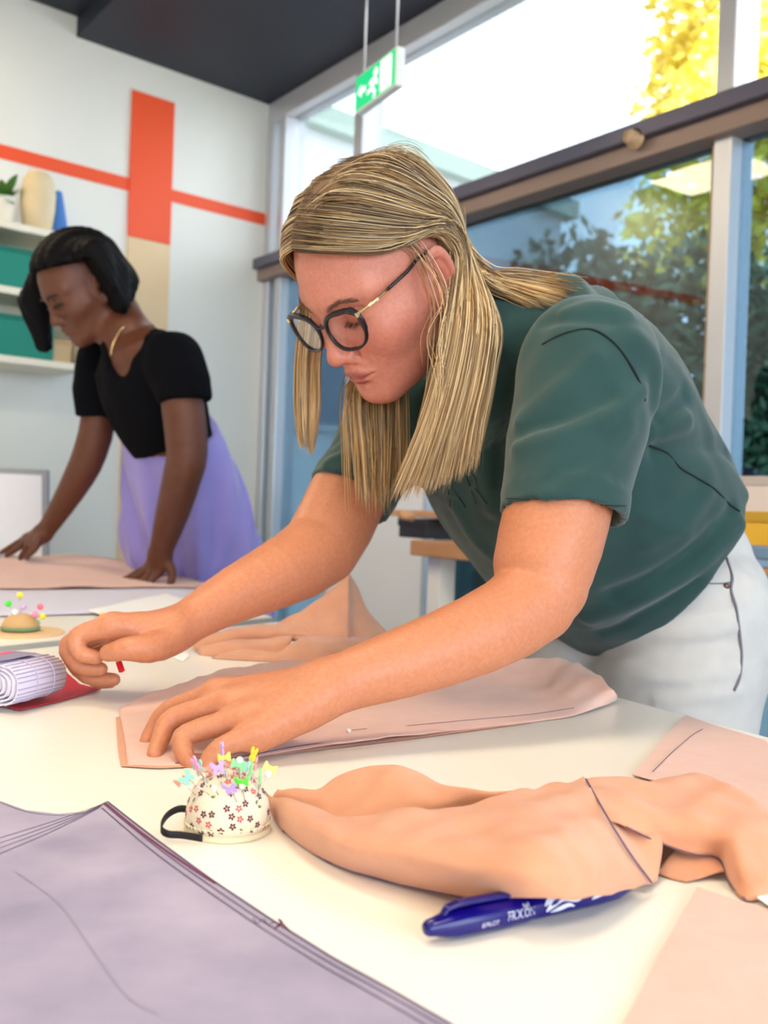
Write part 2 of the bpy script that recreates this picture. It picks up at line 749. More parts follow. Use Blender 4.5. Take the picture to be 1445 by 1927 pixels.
def wall_panel(name, s0, s1, z0, z1, m, th=.008):
    c = wlp((s0 + s1) / 2, (z0 + z1) / 2, th / 2)
    o = MB().box(c, (abs(s1 - s0), th, z1 - z0), [WL, NL, UP]).build(name, m, wall_left)
    return o


def wl_s(px, py):
    return (onplane(px, py, CORN, NL) - CORN) @ WL


SA, SB = wl_s(248, 170), wl_s(327, 192)
tag(wall_panel('painted_stripe', SB, SA, 1.998, 2.588, M_ORANGE, .010), 'wide upright orange stripe')
tag(wall_panel('painted_stripe', SA, 3.2, 2.180, 2.232, M_ORANGE, .004), 'thin level orange stripe left of the upright one')
tag(wall_panel('painted_stripe', .035, SB, 2.180, 2.232, M_ORANGE, .004), 'thin level orange stripe running to the corner')
tag(wall_panel('wood_panel', SB, SA, 0.02, 1.996, M_PLY, .010), 'pale wooden panel below the orange stripe')
tag(MB().box(wlp(LL_ / 2, .05, .007), (LL_ - .1, .014, .1), [WL, NL, UP]).build('baseboard_left', M_FRAME), kind='structure')

# ---- glazed wall: rails, mullions and panes
win = bpy.data.objects.new('window_1', None)
COL.objects.link(win)
tag(win, kind='structure')
RZ0, RZ1 = 1.925, 2.020


def wbar(name, t0, t1, z0, z1, m, depth=.09, off=0.0):
    return MB().box(wwp((t0 + t1) / 2, (z0 + z1) / 2, off), (t1 - t0, depth, z1 - z0), [WW, NW, UP]).build(name, m, win, bevel=.004)


wbar('transom_rail', -.02, LW_, RZ0, RZ0 + .05, mat('brown_rail', srgb(150, 128, 118), rough=.45, metal=.2), .12, .02)
wbar('transom_rail', -.02, LW_, RZ0 + .05, RZ1, mat('slate_rail', srgb(96, 94, 112), rough=.4, metal=.3), .15, .03)
wbar('head_rail', -.02, LW_, H_SOF - .09, H_SOF, M_FRAME, .10)
wbar('sill_rail', -.02, LW_, 0, .08, M_FRAME, .10)
MUL = [.03, .135, .73, 2.41, 4.09, 5.77]
for t in MUL:
    wd = .055 if t > .2 else .05
    wbar('mullion', t - wd / 2, t + wd / 2, .08, RZ0, M_FRAME, .10)
    wbar('mullion', t - wd / 2, t + wd / 2, RZ1, H_SOF - .09, M_FRAME, .10)
wbar('brown_mullion_face', 2.41 - .055, 2.41 - .026, .08, RZ0, mat('tan_frame', srgb(190, 160, 128), rough=.5), .06, -.01)
MB().lathe([(.0001, .03), (.016, .028), (.02, .02), (.02, 0), (.028, 0), (.028, -.01)], wwp(2.165, 1.975, .105), 16, [WW, UP, NW]).build('rail_knob', mat('tan_knob', srgb(196, 164, 128), rough=.4), win, smooth=True)
M_GLASS_U = glassmat('clear_glass', (.97, .98, .98), .05)
M_GLASS_L = glassmat('darkening_glass', (.27, .35, .40), .065, 0, .55)  # glass colour paints in the darker exposure of the view below the rail
ed = [0] + MUL + [LW_]
for a, b in zip(MUL, MUL[1:] + [LW_]):
    MB().box(wwp((a + b) / 2, (.08 + RZ0) / 2), (b - a - .04, .008, RZ0 - .08), [WW, NW, UP]).build('darkened_pane', M_GLASS_L, win)
    MB().box(wwp((a + b) / 2, (RZ1 + H_SOF - .09) / 2), (b - a - .04, .008, H_SOF - .09 - RZ1), [WW, NW, UP]).build('clear_pane', M_GLASS_U, win)


# ---- unseen window added behind the photographer for front fill light
fill_win = bpy.data.objects.new('fill_window', None)
COL.objects.link(fill_win)
tag(fill_win, kind='structure')
for s0, s1 in ((.3, 1.83), (1.83, 3.37), (3.37, LL_ - .3)):
    MB().box(_c1 + WL * (s0 + s1) / 2 + WW * .06 + UP * 1.525, (s1 - s0 - .05, .008, 2.03), [WL, WW, UP]).build('clear_pane', M_GLASS_U, fill_win)
for s0 in (.32, 1.83, 3.37, LL_ - .32):
    MB().box(_c1 + WL * s0 + WW * .06 + UP * 1.525, (.05, .09, 2.05), [WL, WW, UP]).build('mullion', M_FRAME, fill_win)
for z0 in (.52, 2.53):
    MB().box(_c1 + WL * LL_ / 2 + WW * .06 + UP * z0, (LL_ - .65, .09, .05), [WL, WW, UP]).build('frame_rail', M_FRAME, fill_win)


# ---- ceiling lamps (warm square panels), the one reflected in the pane among them
def ceiling_lamp(x, y, z, label, strength):
    t = thing('ceiling_lamp', label, 'ceiling lamp', (x, y, z), 'warm square ceiling lamps')
    MB().box((x, y, z - .012), (.62, .62, .024), [WW, NW, UP]).build('lamp_frame', M_FRAME, t)
    m = mat('warm_diffuser_%d' % strength, (1, .9, .75), rough=.8, emit=((1.0, .82, .58), strength))
    MB().box((x, y, z - .028), (.57, .57, .008), [WW, NW, UP]).build('diffuser', m, t)
    return t


for x, y, lb in ((-1.98, 2.75, 'above the second table'), (-.35, .95, 'above the cutting table'), (-1.35, .25, 'over the left part of the room'), (.75, -.55, 'behind the photographer'), (-.75, -1.05, 'farthest behind the photographer')):
    ceiling_lamp(x, y, H_CEIL, 'warm square ceiling lamp ' + lb, 15)

# ================================================================ tables
TU = unit((.497, -.868, 0))


def table(name, label, poly, legs_at, th=.034):
    c = np.mean(np.array(poly), 0)
    t = thing(name, label, 'table', (c[0], c[1], 0))
    MB().prism([A_(q[0], q[1], TZ - .0008) for q in poly], -UP, th).build('edge_band', M_EDGE, t)
    q2 = [c[:2] + (np.array(q) - c[:2]) * .9985 for q in poly]
    MB().prism([A_(q[0], q[1], TZ) for q in q2], -UP, .004).build('table_top', M_WHITE, t)
    for (x, y) in legs_at:
        MB().tube([(x, y, TZ - .02), (x, y, 0)], .02, 12).build('leg', M_FRAME, t, smooth=True)
    return t


def A_(*v):
    return np.array(v, float)


T1 = [(-.115, 1.850), (.285, 1.145), (.875, .115), (.875, -.35), (-1.3, -.35), (-1.3, .235)]
table('cutting_table', 'white table in the foreground covered with pink fabric and a paper pattern', T1, [(-.1, 1.70), (.70, .1), (-1.15, -.2), (.7, -.2), (-1.15, .2)])
E2 = unit((.588, .809, 0))
_a = np.array([-.523, 1.375, 0])
T2 = [tuple(q[:2]) for q in (_a - E2 * 1.15, _a + E2 * .56, A_(-.44, 2.28, 0), A_(-.84, 3.12, 0), A_(-2.3, 2.85, 0), A_(-2.4, 1.5, 0))]
table('second_table', 'white table in the background that the woman in black leans on', T2, [(-.26, 1.86), (-.52, 2.3), (-.85, 2.95), (-1.9, 2.4), (-2.1, 1.6), (-1.15, .6)])
# ================================================================ the woman in the green shirt
HC = np.array([-0.0133, 1.134, 0.254 + CZ])
_yaw, _pit, _rol = math.radians(217.2), math.radians(41.4), math.radians(-5.2)
_fh = np.array([math.cos(_yaw), math.sin(_yaw), 0])
_z = np.array([0, 0, 1.0])
HF = math.cos(_pit) * _fh - math.sin(_pit) * _z
_uu = math.sin(_pit) * _fh + math.cos(_pit) * _z
_ll = np.cross(_uu, HF)
HL = _ll * math.cos(_rol) + _uu * math.sin(_rol)
HU = _uu * math.cos(_rol) - _ll * math.sin(_rol)
HM = np.stack([HF, HL, HU])          # rows: forward, left, up


def hw(f, l, u):
    """head-local to world"""
    return HC + f * HF + l * HL + u * HU


def A3(*v):
    return np.array(v, float)


def lip_d(q):
    up = np.minimum(rcone(q, A3(.0955, .004, -.0655), A3(.0935, .010, -.0660), .0050, .0048), rcone(q, A3(.0935, .010, -.0660), A3(.083, .0225, -.0705), .0048, .0022))
    lo = np.minimum(rcone(q, A3(.0925, 0, -.0765), A3(.090, .009, -.0758), .0062, .0058), rcone(q, A3(.090, .009, -.0758), A3(.082, .021, -.0722), .0058, .0022))
    return up, lo


def head_fn(p, hc=None, hm=None):
    q = (p - HC) @ HM.T if hc is None else (p - hc) @ hm.T
    q[:, 1] = np.abs(q[:, 1])
    d = ell(q, (-.010, 0, .033), (.098, .0745, .084))
    d = smin(d, ell(q, (.030, 0, -.028), (.0635, .0600, .082)), .035)
    d = smin(d, rcone(q, A3(.012, .046, -.062), A3(.068, .012, -.100), .017, .015), .03)
    d = smin(d, ell(q, (.0745, 0, -.0995), (.017, .019, .015)), .018)
    d = smin(d, rcone(q, A3(.056, .038, -.034), A3(.030, .052, -.030), .024, .018), .022)
    d = smin(d, rcone(q, A3(.0805, .006, .0185), A3(.062, .046, .018), .0120, .0125), .014)
    d = smax(d, -ell(q, (.100, .0315, -.004), (.020, .019, .015)), .014)
    d = smin(d, ell(q, (.0685, .0320, -.003), (.0150, .0165, .0140)), .005)
    # lid crease
    d = smax(d, -rcone(q, A3(.0855, .019, .0062), A3(.0760, .0450, .0055), .0012, .0010), .004)
    # nose
    n = rcone(q, A3(.0835, 0, .006), A3(.1035, 0, -.034), .0072, .0088)
    n = smin(n, ell(q, (.1045, 0, -.0395), (.0105, .0100, .0090)), .006)
    n = smin(n, ell(q, (.0925, .0115, -.0445), (.0105, .0066, .0075)), .006)
    n = smin(n, rcone(q, A3(.095, 0, -.0475), A3(.0905, 0, -.056), .0055, .004), .006)
    d = smin(d, n, .010)
    d = smax(d, -ell(q, (.0985, .0066, -.0520), (.0060, .0034, .0040)), .002)
    d = smax(d, -rcone(q, A3(.0900, .0185, -.0380), A3(.0865, .0175, -.0500), .0022, .0022), .005)
    # muzzle and lips
    d = smin(d, ell(q, (.066, 0, -.066), (.0255, .030, .023)), .016)
    up, lo = lip_d(q)
    d = smin(d, up, .006)
    d = smin(d, lo, .006)
    d = smax(d, -rcone(q, A3(.1000, 0, -.0708), A3(.0865, .0245, -.0720), .0017, .0012), .003)
    d = smax(d, -rcone(q, A3(.0985, 0, -.0865), A3(.0930, .010, -.0855), .0035, .0030), .010)
    # nasolabial fold
    d = smax(d, -rcone(q, A3(.0960, .0205, -.047), A3(.0900, .0330, -.066), .0016, .0010), .008)
    # soft under-chin
    d = smin(d, ell(q, (.035, 0, -.094), (.040, .036, .020)), .025)
    # ears
    e = q.copy()
    ec = np.array([-.010, .0735, -.018])
    ca, sa = math.cos(.22), math.sin(.22)
    ax_u = np.array([-sa, .12, ca])
    ax_u /= np.linalg.norm(ax_u)
    ax_n = np.array([.30, .95, 0])
    ax_n -= ax_u * (ax_n @ ax_u)
    ax_n /= np.linalg.norm(ax_n)
    ax_f = np.cross(ax_n, ax_u)
    E = np.stack([ax_f, ax_n, ax_u])
    e = (q - ec) @ E.T
    x, y, z = e[:, 0], e[:, 1], e[:, 2]
    wd = .0175 - .0055 * np.clip(-z / .034, 0, 1)
    ang = np.sqrt((x / wd) ** 2 + (z / .0335) ** 2)
    body = np.maximum((ang - 1) * .0155, np.abs(y - .004 * ang) - .0026)
    rim = np.sqrt(((ang - .93) * .0155) ** 2 + (y - .0065) ** 2) - .0030
    front = np.clip((x * np.sign(ax_f[0]) - .006) / .006, 0, 1) * np.clip((z + .012) / .01, 0, 1) * np.clip((.018 - z) / .01, 0, 1)
    rim = rim + front * .004
    ear = smin(body, rim, .003)
    anti = np.sqrt(((ang - .58) * .0155) ** 2 + (y - .0035) ** 2) - .0024 + np.clip(x * np.sign(ax_f[0]) / .01 + .1, 0, 1) * .006
    ear = smin(ear, anti, .003)
    lobe = ell(e, (.0015 * np.sign(ax_f[0]), .0015, -.0285), (.0085, .0048, .0095))
    ear = smin(ear, lobe, .004)
    trag = ell(e, (.0125 * np.sign(ax_f[0]), .0045, -.004), (.0050, .0045, .0075))
    ear = smin(ear, trag, .003)
    d = smin(d, ell(q, (-.003, .066, -.016), (.011, .012, .024)), .008)
    d = smin(d, ear, .006)
    d = smax(d, -ell(e, (.005 * np.sign(ax_f[0]), .0045, -.006), (.0055, .0075, .0095)), .003)
    return d


skinF = Field()
# torso core and neck
NB = np.array([0.135, 1.225, 0.205 + CZ])
LSH, RSH = P(1100, 668, 1.06), P(772, 735, 1.36)
PEL = P(1225, 1100, 1.42)
skinF.chain(Chain([PEL, (PEL + NB) / 2 + A3(.01, .01, .0), NB], [.05, .06, .06], 4))
skinF.chain(Chain([LSH + A3(0, .02, -.02), NB + A3(0, 0, -.05), RSH + A3(0, .02, -.02)], [.030, .04, .030], 4), .03)
skinF.chain(Chain([NB + A3(.01, .01, -.03), hw(-.045, 0, -.075), hw(-.015, 0, -.02)], [.055, .056, .055], 4), .03)
skinF.add(head_fn, hw(0, 0, 0), .145, .02)
# left arm (near)
L_ARM = [(1100, 690, 1.07, .035), (1075, 850, 1.035, .0500), (1047, 970, 1.01, .0530), (1024, 1060, .995, .0500), (1003, 1130, .98, .0425), (900, 1193, .935, .0372), (760, 1246, .895, .0310), (680, 1272, .875, .0268), (612, 1297, .862, .0238)]
skinF.chain(Chain([P(*a[:3]) for a in L_ARM], [a[3] for a in L_ARM], 2), .03)


def hand(fingers, thumb, wrist, extra, k_palm=.010):
    """fingers: [(mcp, pip, dip, tip)], each (px, py, d, r)"""
    fn_f, metas = [], []
    for f in fingers:
        fn_f.append(Chain([P(*a[:3]) for a in f], [a[3] for a in f], 3))
    for w, f in zip(wrist, fingers):
        metas.append((P(*w[:3]), P(*f[0][:3]), w[3], f[0][3] * 1.12))
    th = Chain([P(*a[:3]) for a in thumb], [a[3] for a in thumb], 3)

    def fn(p):
        d = np.full(len(p), 9.0)
        for a, b, ra, rb in metas:
            d = smin(d, rcone(p, a, b, ra, rb), .012)
        for a, b in extra:
            d = smin(d, rcone(p, P(*a[:3]), P(*b[:3]), a[3], b[3]), .014)
        g = np.full(len(p), 9.0)
        for c in fn_f:
            g = smin(g, c(p), .0015)
        d = smin(d, g, k_palm)
        return smin(d, th(p), .008)
    pts = np.vstack([c.p for c in fn_f] + [th.p] + [np.array([m[0] for m in metas])])
    c = (pts.min(0) + pts.max(0)) / 2
    return fn, c, np.max(np.linalg.norm(pts - c, axis=1)) + .03


LH = [
    [(410, 1304, .868, .0105), (318, 1336, .880, .0086), (288, 1374, .878, .0076), (275, 1398, .868, .0064)],
    [(434, 1324, .850, .0112), (327, 1350, .853, .0090), (303, 1390, .838, .0079), (291, 1420, .823, .0066)],
    [(457, 1352, .832, .0108), (352, 1382, .822, .0090), (346, 1416, .808, .0079), (358, 1438, .803, .0066)],
    [(480, 1380, .816, .0100), (418, 1405, .800, .0082), (394, 1428, .795, .0072), (389, 1446, .791, .0062)]]
LT = [(560, 1330, .872, .013), (500, 1352, .890, .0115), (450, 1385, .880, .0100), (418, 1412, .865, .0078)]
LW = [(604, 1283, .872, .0155), (606, 1290, .862, .0165), (607, 1300, .852, .0165), (606, 1314, .845, .0150)]
f_, c_, R_ = hand(LH, LT, LW, [((575, 1340, .845, .015), (490, 1384, .822, .0115))])
skinF.add(f_, c_, R_, .014)
# right arm (far)
R_ARM = [(772, 745, 1.37, .035), (705, 860, 1.31, .0440), (652, 938, 1.28, .0500), (604, 1030, 1.245, .0480), (520, 1082, 1.18, .0395), (450, 1115, 1.135, .0322), (390, 1148, 1.10, .0262), (345, 1176, 1.075, .0228), (322, 1190, 1.065, .0220)]
skinF.chain(Chain([P(*a[:3]) for a in R_ARM], [a[3] for a in R_ARM], 2), .03)
RH = [
    [(212, 1178, 1.030, .0120), (147, 1197, 1.022, .0098), (150, 1228, 1.018, .0088), (181, 1237, 1.022, .0074)],
    [(206, 1180, 1.048, .0118), (130, 1212, 1.045, .0098), (148, 1252, 1.040, .0088), (189, 1259, 1.042, .0074)],
    [(205, 1184, 1.066, .0112), (136, 1228, 1.064, .0092), (163, 1272, 1.058, .0083), (214, 1279, 1.056, .0070)],
    [(210, 1192, 1.082, .0100), (148, 1238, 1.078, .0082), (178, 1280, 1.072, .0074), (208, 1284, 1.068, .0064)]]
RT = [(318, 1205, 1.045, .0160), (282, 1220, 1.018, .0148), (240, 1221, 1.005, .0120), (203, 1229, 1.010, .0088)]
RW = [(322, 1182, 1.055, .0165), (324, 1182, 1.063, .0165), (326, 1186, 1.072, .0165), (328, 1192, 1.080, .0150)]
f_, c_, R_ = hand(RH, RT, RW, [((300, 1222, 1.040, .0110), (262, 1212, 1.040, .0100))], .009)
skinF.add(f_, c_, R_, .014)

WOMAN = thing('person', 'woman in a dark green t-shirt and glasses leaning over the white table', 'person', (0.42, 1.42, 0))
_V, _Fq = sdf_mesh(skinF, (-.36, .70, CZ - .26), (.48, 1.50, CZ + .42), .0025)


def skin_cols(V):
    n = len(V)
    c = np.tile(np.array(srgb(202, 134, 100)), (n, 1))
    q = (V - HC) @ HM.T
    inh = np.linalg.norm(q, axis=1) < .15
    qa = q.copy()
    qa[:, 1] = np.abs(qa[:, 1])
    c[inh] = np.array(srgb(198, 130, 112))
    bl = np.exp(-(((qa - A3(.062, .042, -.035)) / A3(.03, .022, .02)) ** 2).sum(1))[:, None] * .45
    bl = np.maximum(bl, np.exp(-(((qa - A3(.113, 0, -.04)) / A3(.014, .012, .012)) ** 2).sum(1))[:, None] * .35)
    bl = np.maximum(bl, np.exp(-(((qa - A3(-.012, .082, -.015)) / A3(.02, .014, .03)) ** 2).sum(1))[:, None] * .6) * inh[:, None]
    c = c * (1 - bl) + np.array(srgb(176, 92, 80)) * bl
    up, lo = lip_d(qa)
    w = np.clip((.0012 - np.minimum(up, lo)) / .0014, 0, 1) * (qa[:, 1] < .024) * (qa[:, 0] > .07) * (qa[:, 2] < -.0605) * (qa[:, 2] > -.083)
    w = (w * .85 * inh)[:, None]
    return c * (1 - w) + np.array(srgb(146, 66, 68)) * w


M_SKIN = mat('skin', (.8, .5, .4), rough=.46, spec=.4, attr='Col', noise=(230, (.86, .76, .70), .26), bump=(420, .16))
wbody = mk('body', _V, _Fq, M_SKIN, WOMAN)


def _facemask(co):
    q = (co - HC) @ HM.T
    return (q[:, 0] > .035) & (np.abs(q[:, 1]) < .062) & (q[:, 2] < .035) & (q[:, 2] > -.12) | ((np.abs(q[:, 1]) > .062) & (np.abs(q[:, 0] + .01) < .03) & (np.abs(q[:, 2] + .018) < .042))


_co = refine(wbody, _facemask, skinF, .0012)
_a = wbody.data.attributes.new('Col', 'FLOAT_COLOR', 'POINT')
_c = np.ones((len(_co), 4), dtype=np.float32)
_c[:, :3] = skin_cols(_co)
_a.data.foreach_set('color', _c.ravel())
# ---------------------------------------------------------------- green t-shirt
LAT = unit(LSH - RSH)
LAT = unit(A3(LAT[0], LAT[1], 0))
TOR = [(1228, 1106, 1.42, .188, .135), (1153, 1002, 1.37, .195, .165), (1076, 887, 1.31, .190, .173), (1015, 775, 1.26, .188, .168), (962, 690, 1.225, .165, .135), (936, 668, 1.215, .11, .085)]
torso = Tube2([P(*a[:3]) for a in TOR], [a[3] for a in TOR], [a[4] for a in TOR], LAT, 3)
hem_c, hem_t = torso.p[0], unit(torso.p[3] - torso.p[0])
hem_t = unit(hem_t + A3(-.10, 0, -.05) - .40 * LAT)
hem_c = hem_c + hem_t * .022
LSL = [(1108, 690, 1.065, .074), (1090, 790, 1.05, .0720), (1072, 880, 1.03, .0675), (1058, 972, 1.01, .0615), (1050, 1040, 1.00, .060)]
RSL = [(775, 742, 1.36, .066), (712, 850, 1.32, .0590), (656, 936, 1.28, .0545), (625, 990, 1.26, .053)]
sl_l = Chain([P(*a[:3]) for a in LSL], [a[3] for a in LSL], 2)
sl_r = Chain([P(*a[:3]) for a in RSL], [a[3] for a in RSL], 2)
cut_l, nrm_l = P(1058, 972, 1.01), unit(P(1050, 1040, 1.0) - P(1062, 940, 1.015) + A3(.004, 0, 0))
cut_r, nrm_r = P(656, 936, 1.28), unit(P(625, 990, 1.26) - P(690, 880, 1.30))
in_l = Chain([P(1059, 955, 1.014), P(1058, 972, 1.01), P(1046, 1060, .995)], [.0530, .0560, .0560], 3)
in_r = Chain([P(664, 922, 1.285), P(656, 936, 1.28), P(620, 1000, 1.255)], [.0450, .0480, .0480], 3)


def cloth_noise(p, s, a):
    x, y, z = p[:, 0] * s, p[:, 1] * s, p[:, 2] * s
    return a * (np.sin(x * 1.3 + 2.1 * np.sin(y * .9 + z * .7)) * np.sin(z * 1.1 + 1.7 * np.sin(x * .8 - y)) + .5 * np.sin(2.3 * y + 1.9 * z + 1.5 * np.sin(1.7 * x)))


def shirt_base(p, both=False):
    d, din = torso(p, -.018)
    d = smax(d, -((p - hem_c) @ hem_t), .004)
    c0, rad = cluster(p)
    for sl, ct, nr_, k in ((sl_l, cut_l, nrm_l, .022), (sl_r, cut_r, nrm_r, .03)):
        if sl.lower(c0, rad) < k + .012:
            s = (p - ct) @ nr_
            a = sl(p) - .0014 * (np.abs(s + .0125) < .0125)
            d = smin(d, np.maximum(a, s), k)
    return (d, din) if both else d


FOLDS = []


def shirt_fn(p):
    d, din = shirt_base(p, True)
    d = d + cloth_noise(p, 38, .0013)
    c0, rad = cluster(p)
    for pl, amp, w, c, R in FOLDS:
        if np.linalg.norm(c - c0) < R + rad + 2.5 * w:
            d -= amp * np.exp(-(poly_dist(p, pl) / w) ** 2)
    # hollow sleeves and hem
    for q in (in_l, in_r):
        if q.lower(c0, rad) < .01:
            d = np.maximum(d, -q(p))
    return np.maximum(d, -np.maximum(din, (p - hem_c) @ hem_t - .03))


shirtB = Field()
_c = (torso.c + P(950, 800, 1.15)) / 2
shirtB.add(shirt_base, _c, .62)


def fold(pts, amp, w):
    pl = trace_many(shirtB, pts)
    pl = [q for q in pl if q is not None]
    if len(pl) < 2:
        return
    pl = catmull(pl, 3)
    c = (pl.min(0) + pl.max(0)) / 2
    FOLDS.append((pl, amp, w, c, np.max(np.linalg.norm(pl - c, axis=1))))


fold([(978, 792), (1050, 735), (1120, 672)], 0.0061, 0.0102)
fold([(975, 842), (1060, 815), (1150, 780), (1206, 735)], 0.0081, 0.0102)
fold([(985, 815), (1070, 785), (1150, 745)], -0.0054, 0.0102)
fold([(1030, 930), (1120, 880), (1180, 800)], 0.0041, 0.0119)
fold([(1035, 905), (1110, 862), (1170, 790)], -0.0030, 0.0085)
fold([(1240, 790), (1290, 745), (1330, 720)], -0.0081, 0.0110)
fold([(1225, 815), (1290, 790), (1350, 790)], 0.0095, 0.0119)
fold([(1235, 850), (1300, 835), (1370, 850)], -0.0081, 0.0110)
fold([(1200, 640), (1235, 690), (1232, 760)], 0.0068, 0.0119)
fold([(1060, 590), (1130, 575), (1180, 590)], 0.0047, 0.0085)
fold([(1020, 608), (1090, 600), (1150, 605)], -0.0047, 0.0076)
fold([(1150, 1120), (1250, 1075), (1340, 1005), (1378, 965)], -0.0108, 0.0110)
fold([(1110, 1165), (1220, 1120), (1320, 1055), (1390, 985)], 0.0108, 0.0110)
fold([(1130, 1190), (1220, 1150), (1310, 1095)], -0.0054, 0.0068)
fold([(1220, 1020), (1280, 985), (1330, 930)], 0.0061, 0.0136)
fold([(1195, 960), (1240, 985), (1290, 1000)], 0.0041, 0.0102)
fold([(925, 690), (955, 780), (940, 900)], -0.0108, 0.0136)
fold([(905, 760), (915, 860), (925, 960)], 0.0068, 0.0119)
fold([(860, 960), (900, 1020), (960, 1080)], 0.0054, 0.0110)
fold([(615, 870), (660, 850), (690, 830)], 0.0054, 0.0085)
fold([(630, 830), (665, 800), (690, 770)], -0.0054, 0.0085)
shirtF = Field()
shirtF.add(shirt_fn, _c, .62)
M_SHIRT = mat('green_cotton', srgb(39, 73, 72), rough=.85, spec=.25, noise=(14, srgb(33, 64, 64), .3), bump=(1100, .25), sheen=.25)
_V, _Fq = sdf_mesh(shirtF, torso.c - A3(.42, .40, .32), torso.c + A3(.34, .34, .34), .0038)
shirt = mk('t_shirt', _V, _Fq, M_SHIRT, WOMAN)
M_SEAM = mat('dark_green_seam', srgb(14, 28, 30), rough=.9)


def seam(name, pts, r, parent, field, m, off=0.0):
    pl = trace_many(field, pts)
    pl = [q for q in pl if q is not None]
    pl = catmull(pl, 6)
    pl = np.array([q + unit(CAMP - q) * off for q in pl])
    return MB().tube(pl, r, 6).build(name, m, parent, smooth=True)


seam('shoulder_seam', [(1020, 648), (1060, 628), (1110, 619), (1150, 640), (1180, 676), (1202, 715), (1214, 755)], .0011, shirt, shirtF, M_SEAM, .0006)
seam('side_seam', [(1222, 838), (1255, 852), (1280, 880), (1310, 898), (1345, 920), (1372, 948), (1392, 962)], .0011, shirt, shirtF, M_SEAM, .0008)
seam('sleeve_stitching', [(952, 938), (1010, 940), (1080, 946), (1140, 951), (1178, 952)], .0005, shirt, shirtF, M_SEAM, .0004)
# raised letters on the chest
for ch, px, py, sz, tilt in (('R', 893, 922, .058, .10), ('A', 850, 930, .058, .10)):
    c = trace(shirtF, px, py)
    if c is None:
        continue
    e = .006
    nr = unit([shirtF(np.array([c + np.eye(3)[i] * e]))[0] - shirtF(np.array([c]))[0] for i in range(3)])
    nr = unit(nr + unit(CAMP - c) * .4)
    upv = unit(A3(-.15, 0, 1) - nr * (nr @ A3(-.15, 0, 1)))
    rt = np.cross(upv, nr)
    TV, TF = text_mesh(ch, sz, .0010)
    W = np.array([c + rt * v[0] * .8 + upv * v[1] + nr * (v[2] + .0006) for v in TV])
    # lay the letter on the cloth
    for _ in range(12):
        W = W - nr * shirtF(W)[:, None]
    W = W + nr * (TV[:, 2:3] + .0010)
    mk('raised_letter', W, TF, M_SHIRT, shirt, smooth=False)

# ---------------------------------------------------------------- pale jeans
jn = Field()
pel = Tube2([P(1212, 1085, 1.435), P(1222, 1150, 1.425), P(1228, 1235, 1.415)], [.172, .186, .180], [.110, .122, .105], LAT, 4)
jn.add(pel, pel.c, pel.R)
hipL = P(1292, 1190, 1.325)
LEGV = [(0, .108), (-.12, .104), (-.26, .088), (-.40, .070), (-.58, .062), (-.69, .058)]
legs = []
for s in (0, 1):
    b = hipL + (A3(-.497, .868, 0) * .165 if s else 0)
    pts = [b + A3(-.015 * i, -.006 * i, z) for i, (z, r) in enumerate(LEGV)]
    c = Chain(pts, [r for z, r in LEGV], 2)
    legs.append(pts)
    jn.chain(c, .02)


class Wrap:
    def __init__(s, f):
        s.f = f
        s.F = []

    def __call__(s, p):
        d = s.f(p) + cloth_noise(p, 30, .0012)
        c0, rad = cluster(p)
        for pl, amp, w, c, R in s.F:
            if np.linalg.norm(c - c0) < R + rad + 2.5 * w:
                d = d - amp * np.exp(-(poly_dist(p, pl) / w) ** 2)
        return d


jw = Wrap(jn)


def jfold(pts, amp, w):
    pl = trace_many(jn, pts)
    pl = [q for q in pl if q is not None]
    if len(pl) > 1:
        pl = catmull(pl, 3)
        c, R = cluster(pl)
        jw.F.append((pl, amp, w, c, R))


jfold([(1120, 1236), (1200, 1222), (1290, 1222), (1380, 1205)], -0.0068, 0.0085)
jfold([(1120, 1262), (1210, 1275), (1300, 1278), (1388, 1262)], 0.0081, 0.0076)
jfold([(1200, 1160), (1290, 1165), (1385, 1150)], 0.0054, 0.0085)
jfold([(1180, 1195), (1280, 1192), (1380, 1178)], 0.0054, 0.0076)
jfold([(1240, 1318), (1320, 1310), (1390, 1300)], 0.0054, 0.0085)
jfold([(1075, 1222), (1105, 1238), (1120, 1262)], -0.0081, 0.0085)
jfold([(1400, 1085), (1425, 1100)], 0.0054, 0.0068)
M_JEANS = mat('pale_denim', srgb(216, 211, 206), rough=.85, spec=.2, noise=(25, srgb(200, 197, 196), .25), bump=(1300, .3))
M_THREAD = mat('grey_stitching', srgb(130, 130, 140), rough=.8)
_lo = np.minimum(legs[0][-1], legs[1][-1]) - A3(.25, .2, 0)
_lo[2] = .15
_hi = np.maximum(pel.p.max(0), hipL) + A3(.22, .35, .06)
_V, _Fq = sdf_mesh(jw, _lo, _hi, .006)
jeans = mk('jeans', _V, _Fq, M_JEANS, WOMAN)
seam('side_seam', [(1368, 1050), (1378, 1085), (1376, 1110), (1386, 1145), (1392, 1190), (1396, 1235), (1392, 1275), (1382, 1300)], .0016, jeans, jw, M_THREAD, .0012)
seam('pocket_edge', [(1330, 1098), (1355, 1098), (1374, 1096)], .0010, jeans, jw, M_THREAD, .0010)
_q = trace(jw, 1367, 1103)
MB().lathe([(0.0001, .0022), (.003, .002), (.0042, .0008), (.0042, -.001)], _q, 12, [CR, np.cross(CR, CAMP - _q) / np.linalg.norm(CAMP - _q), unit(CAMP - _q)]).build('rivet', mat('brass_rivet', srgb(110, 82, 66), rough=.4, metal=.8), jeans, smooth=True)
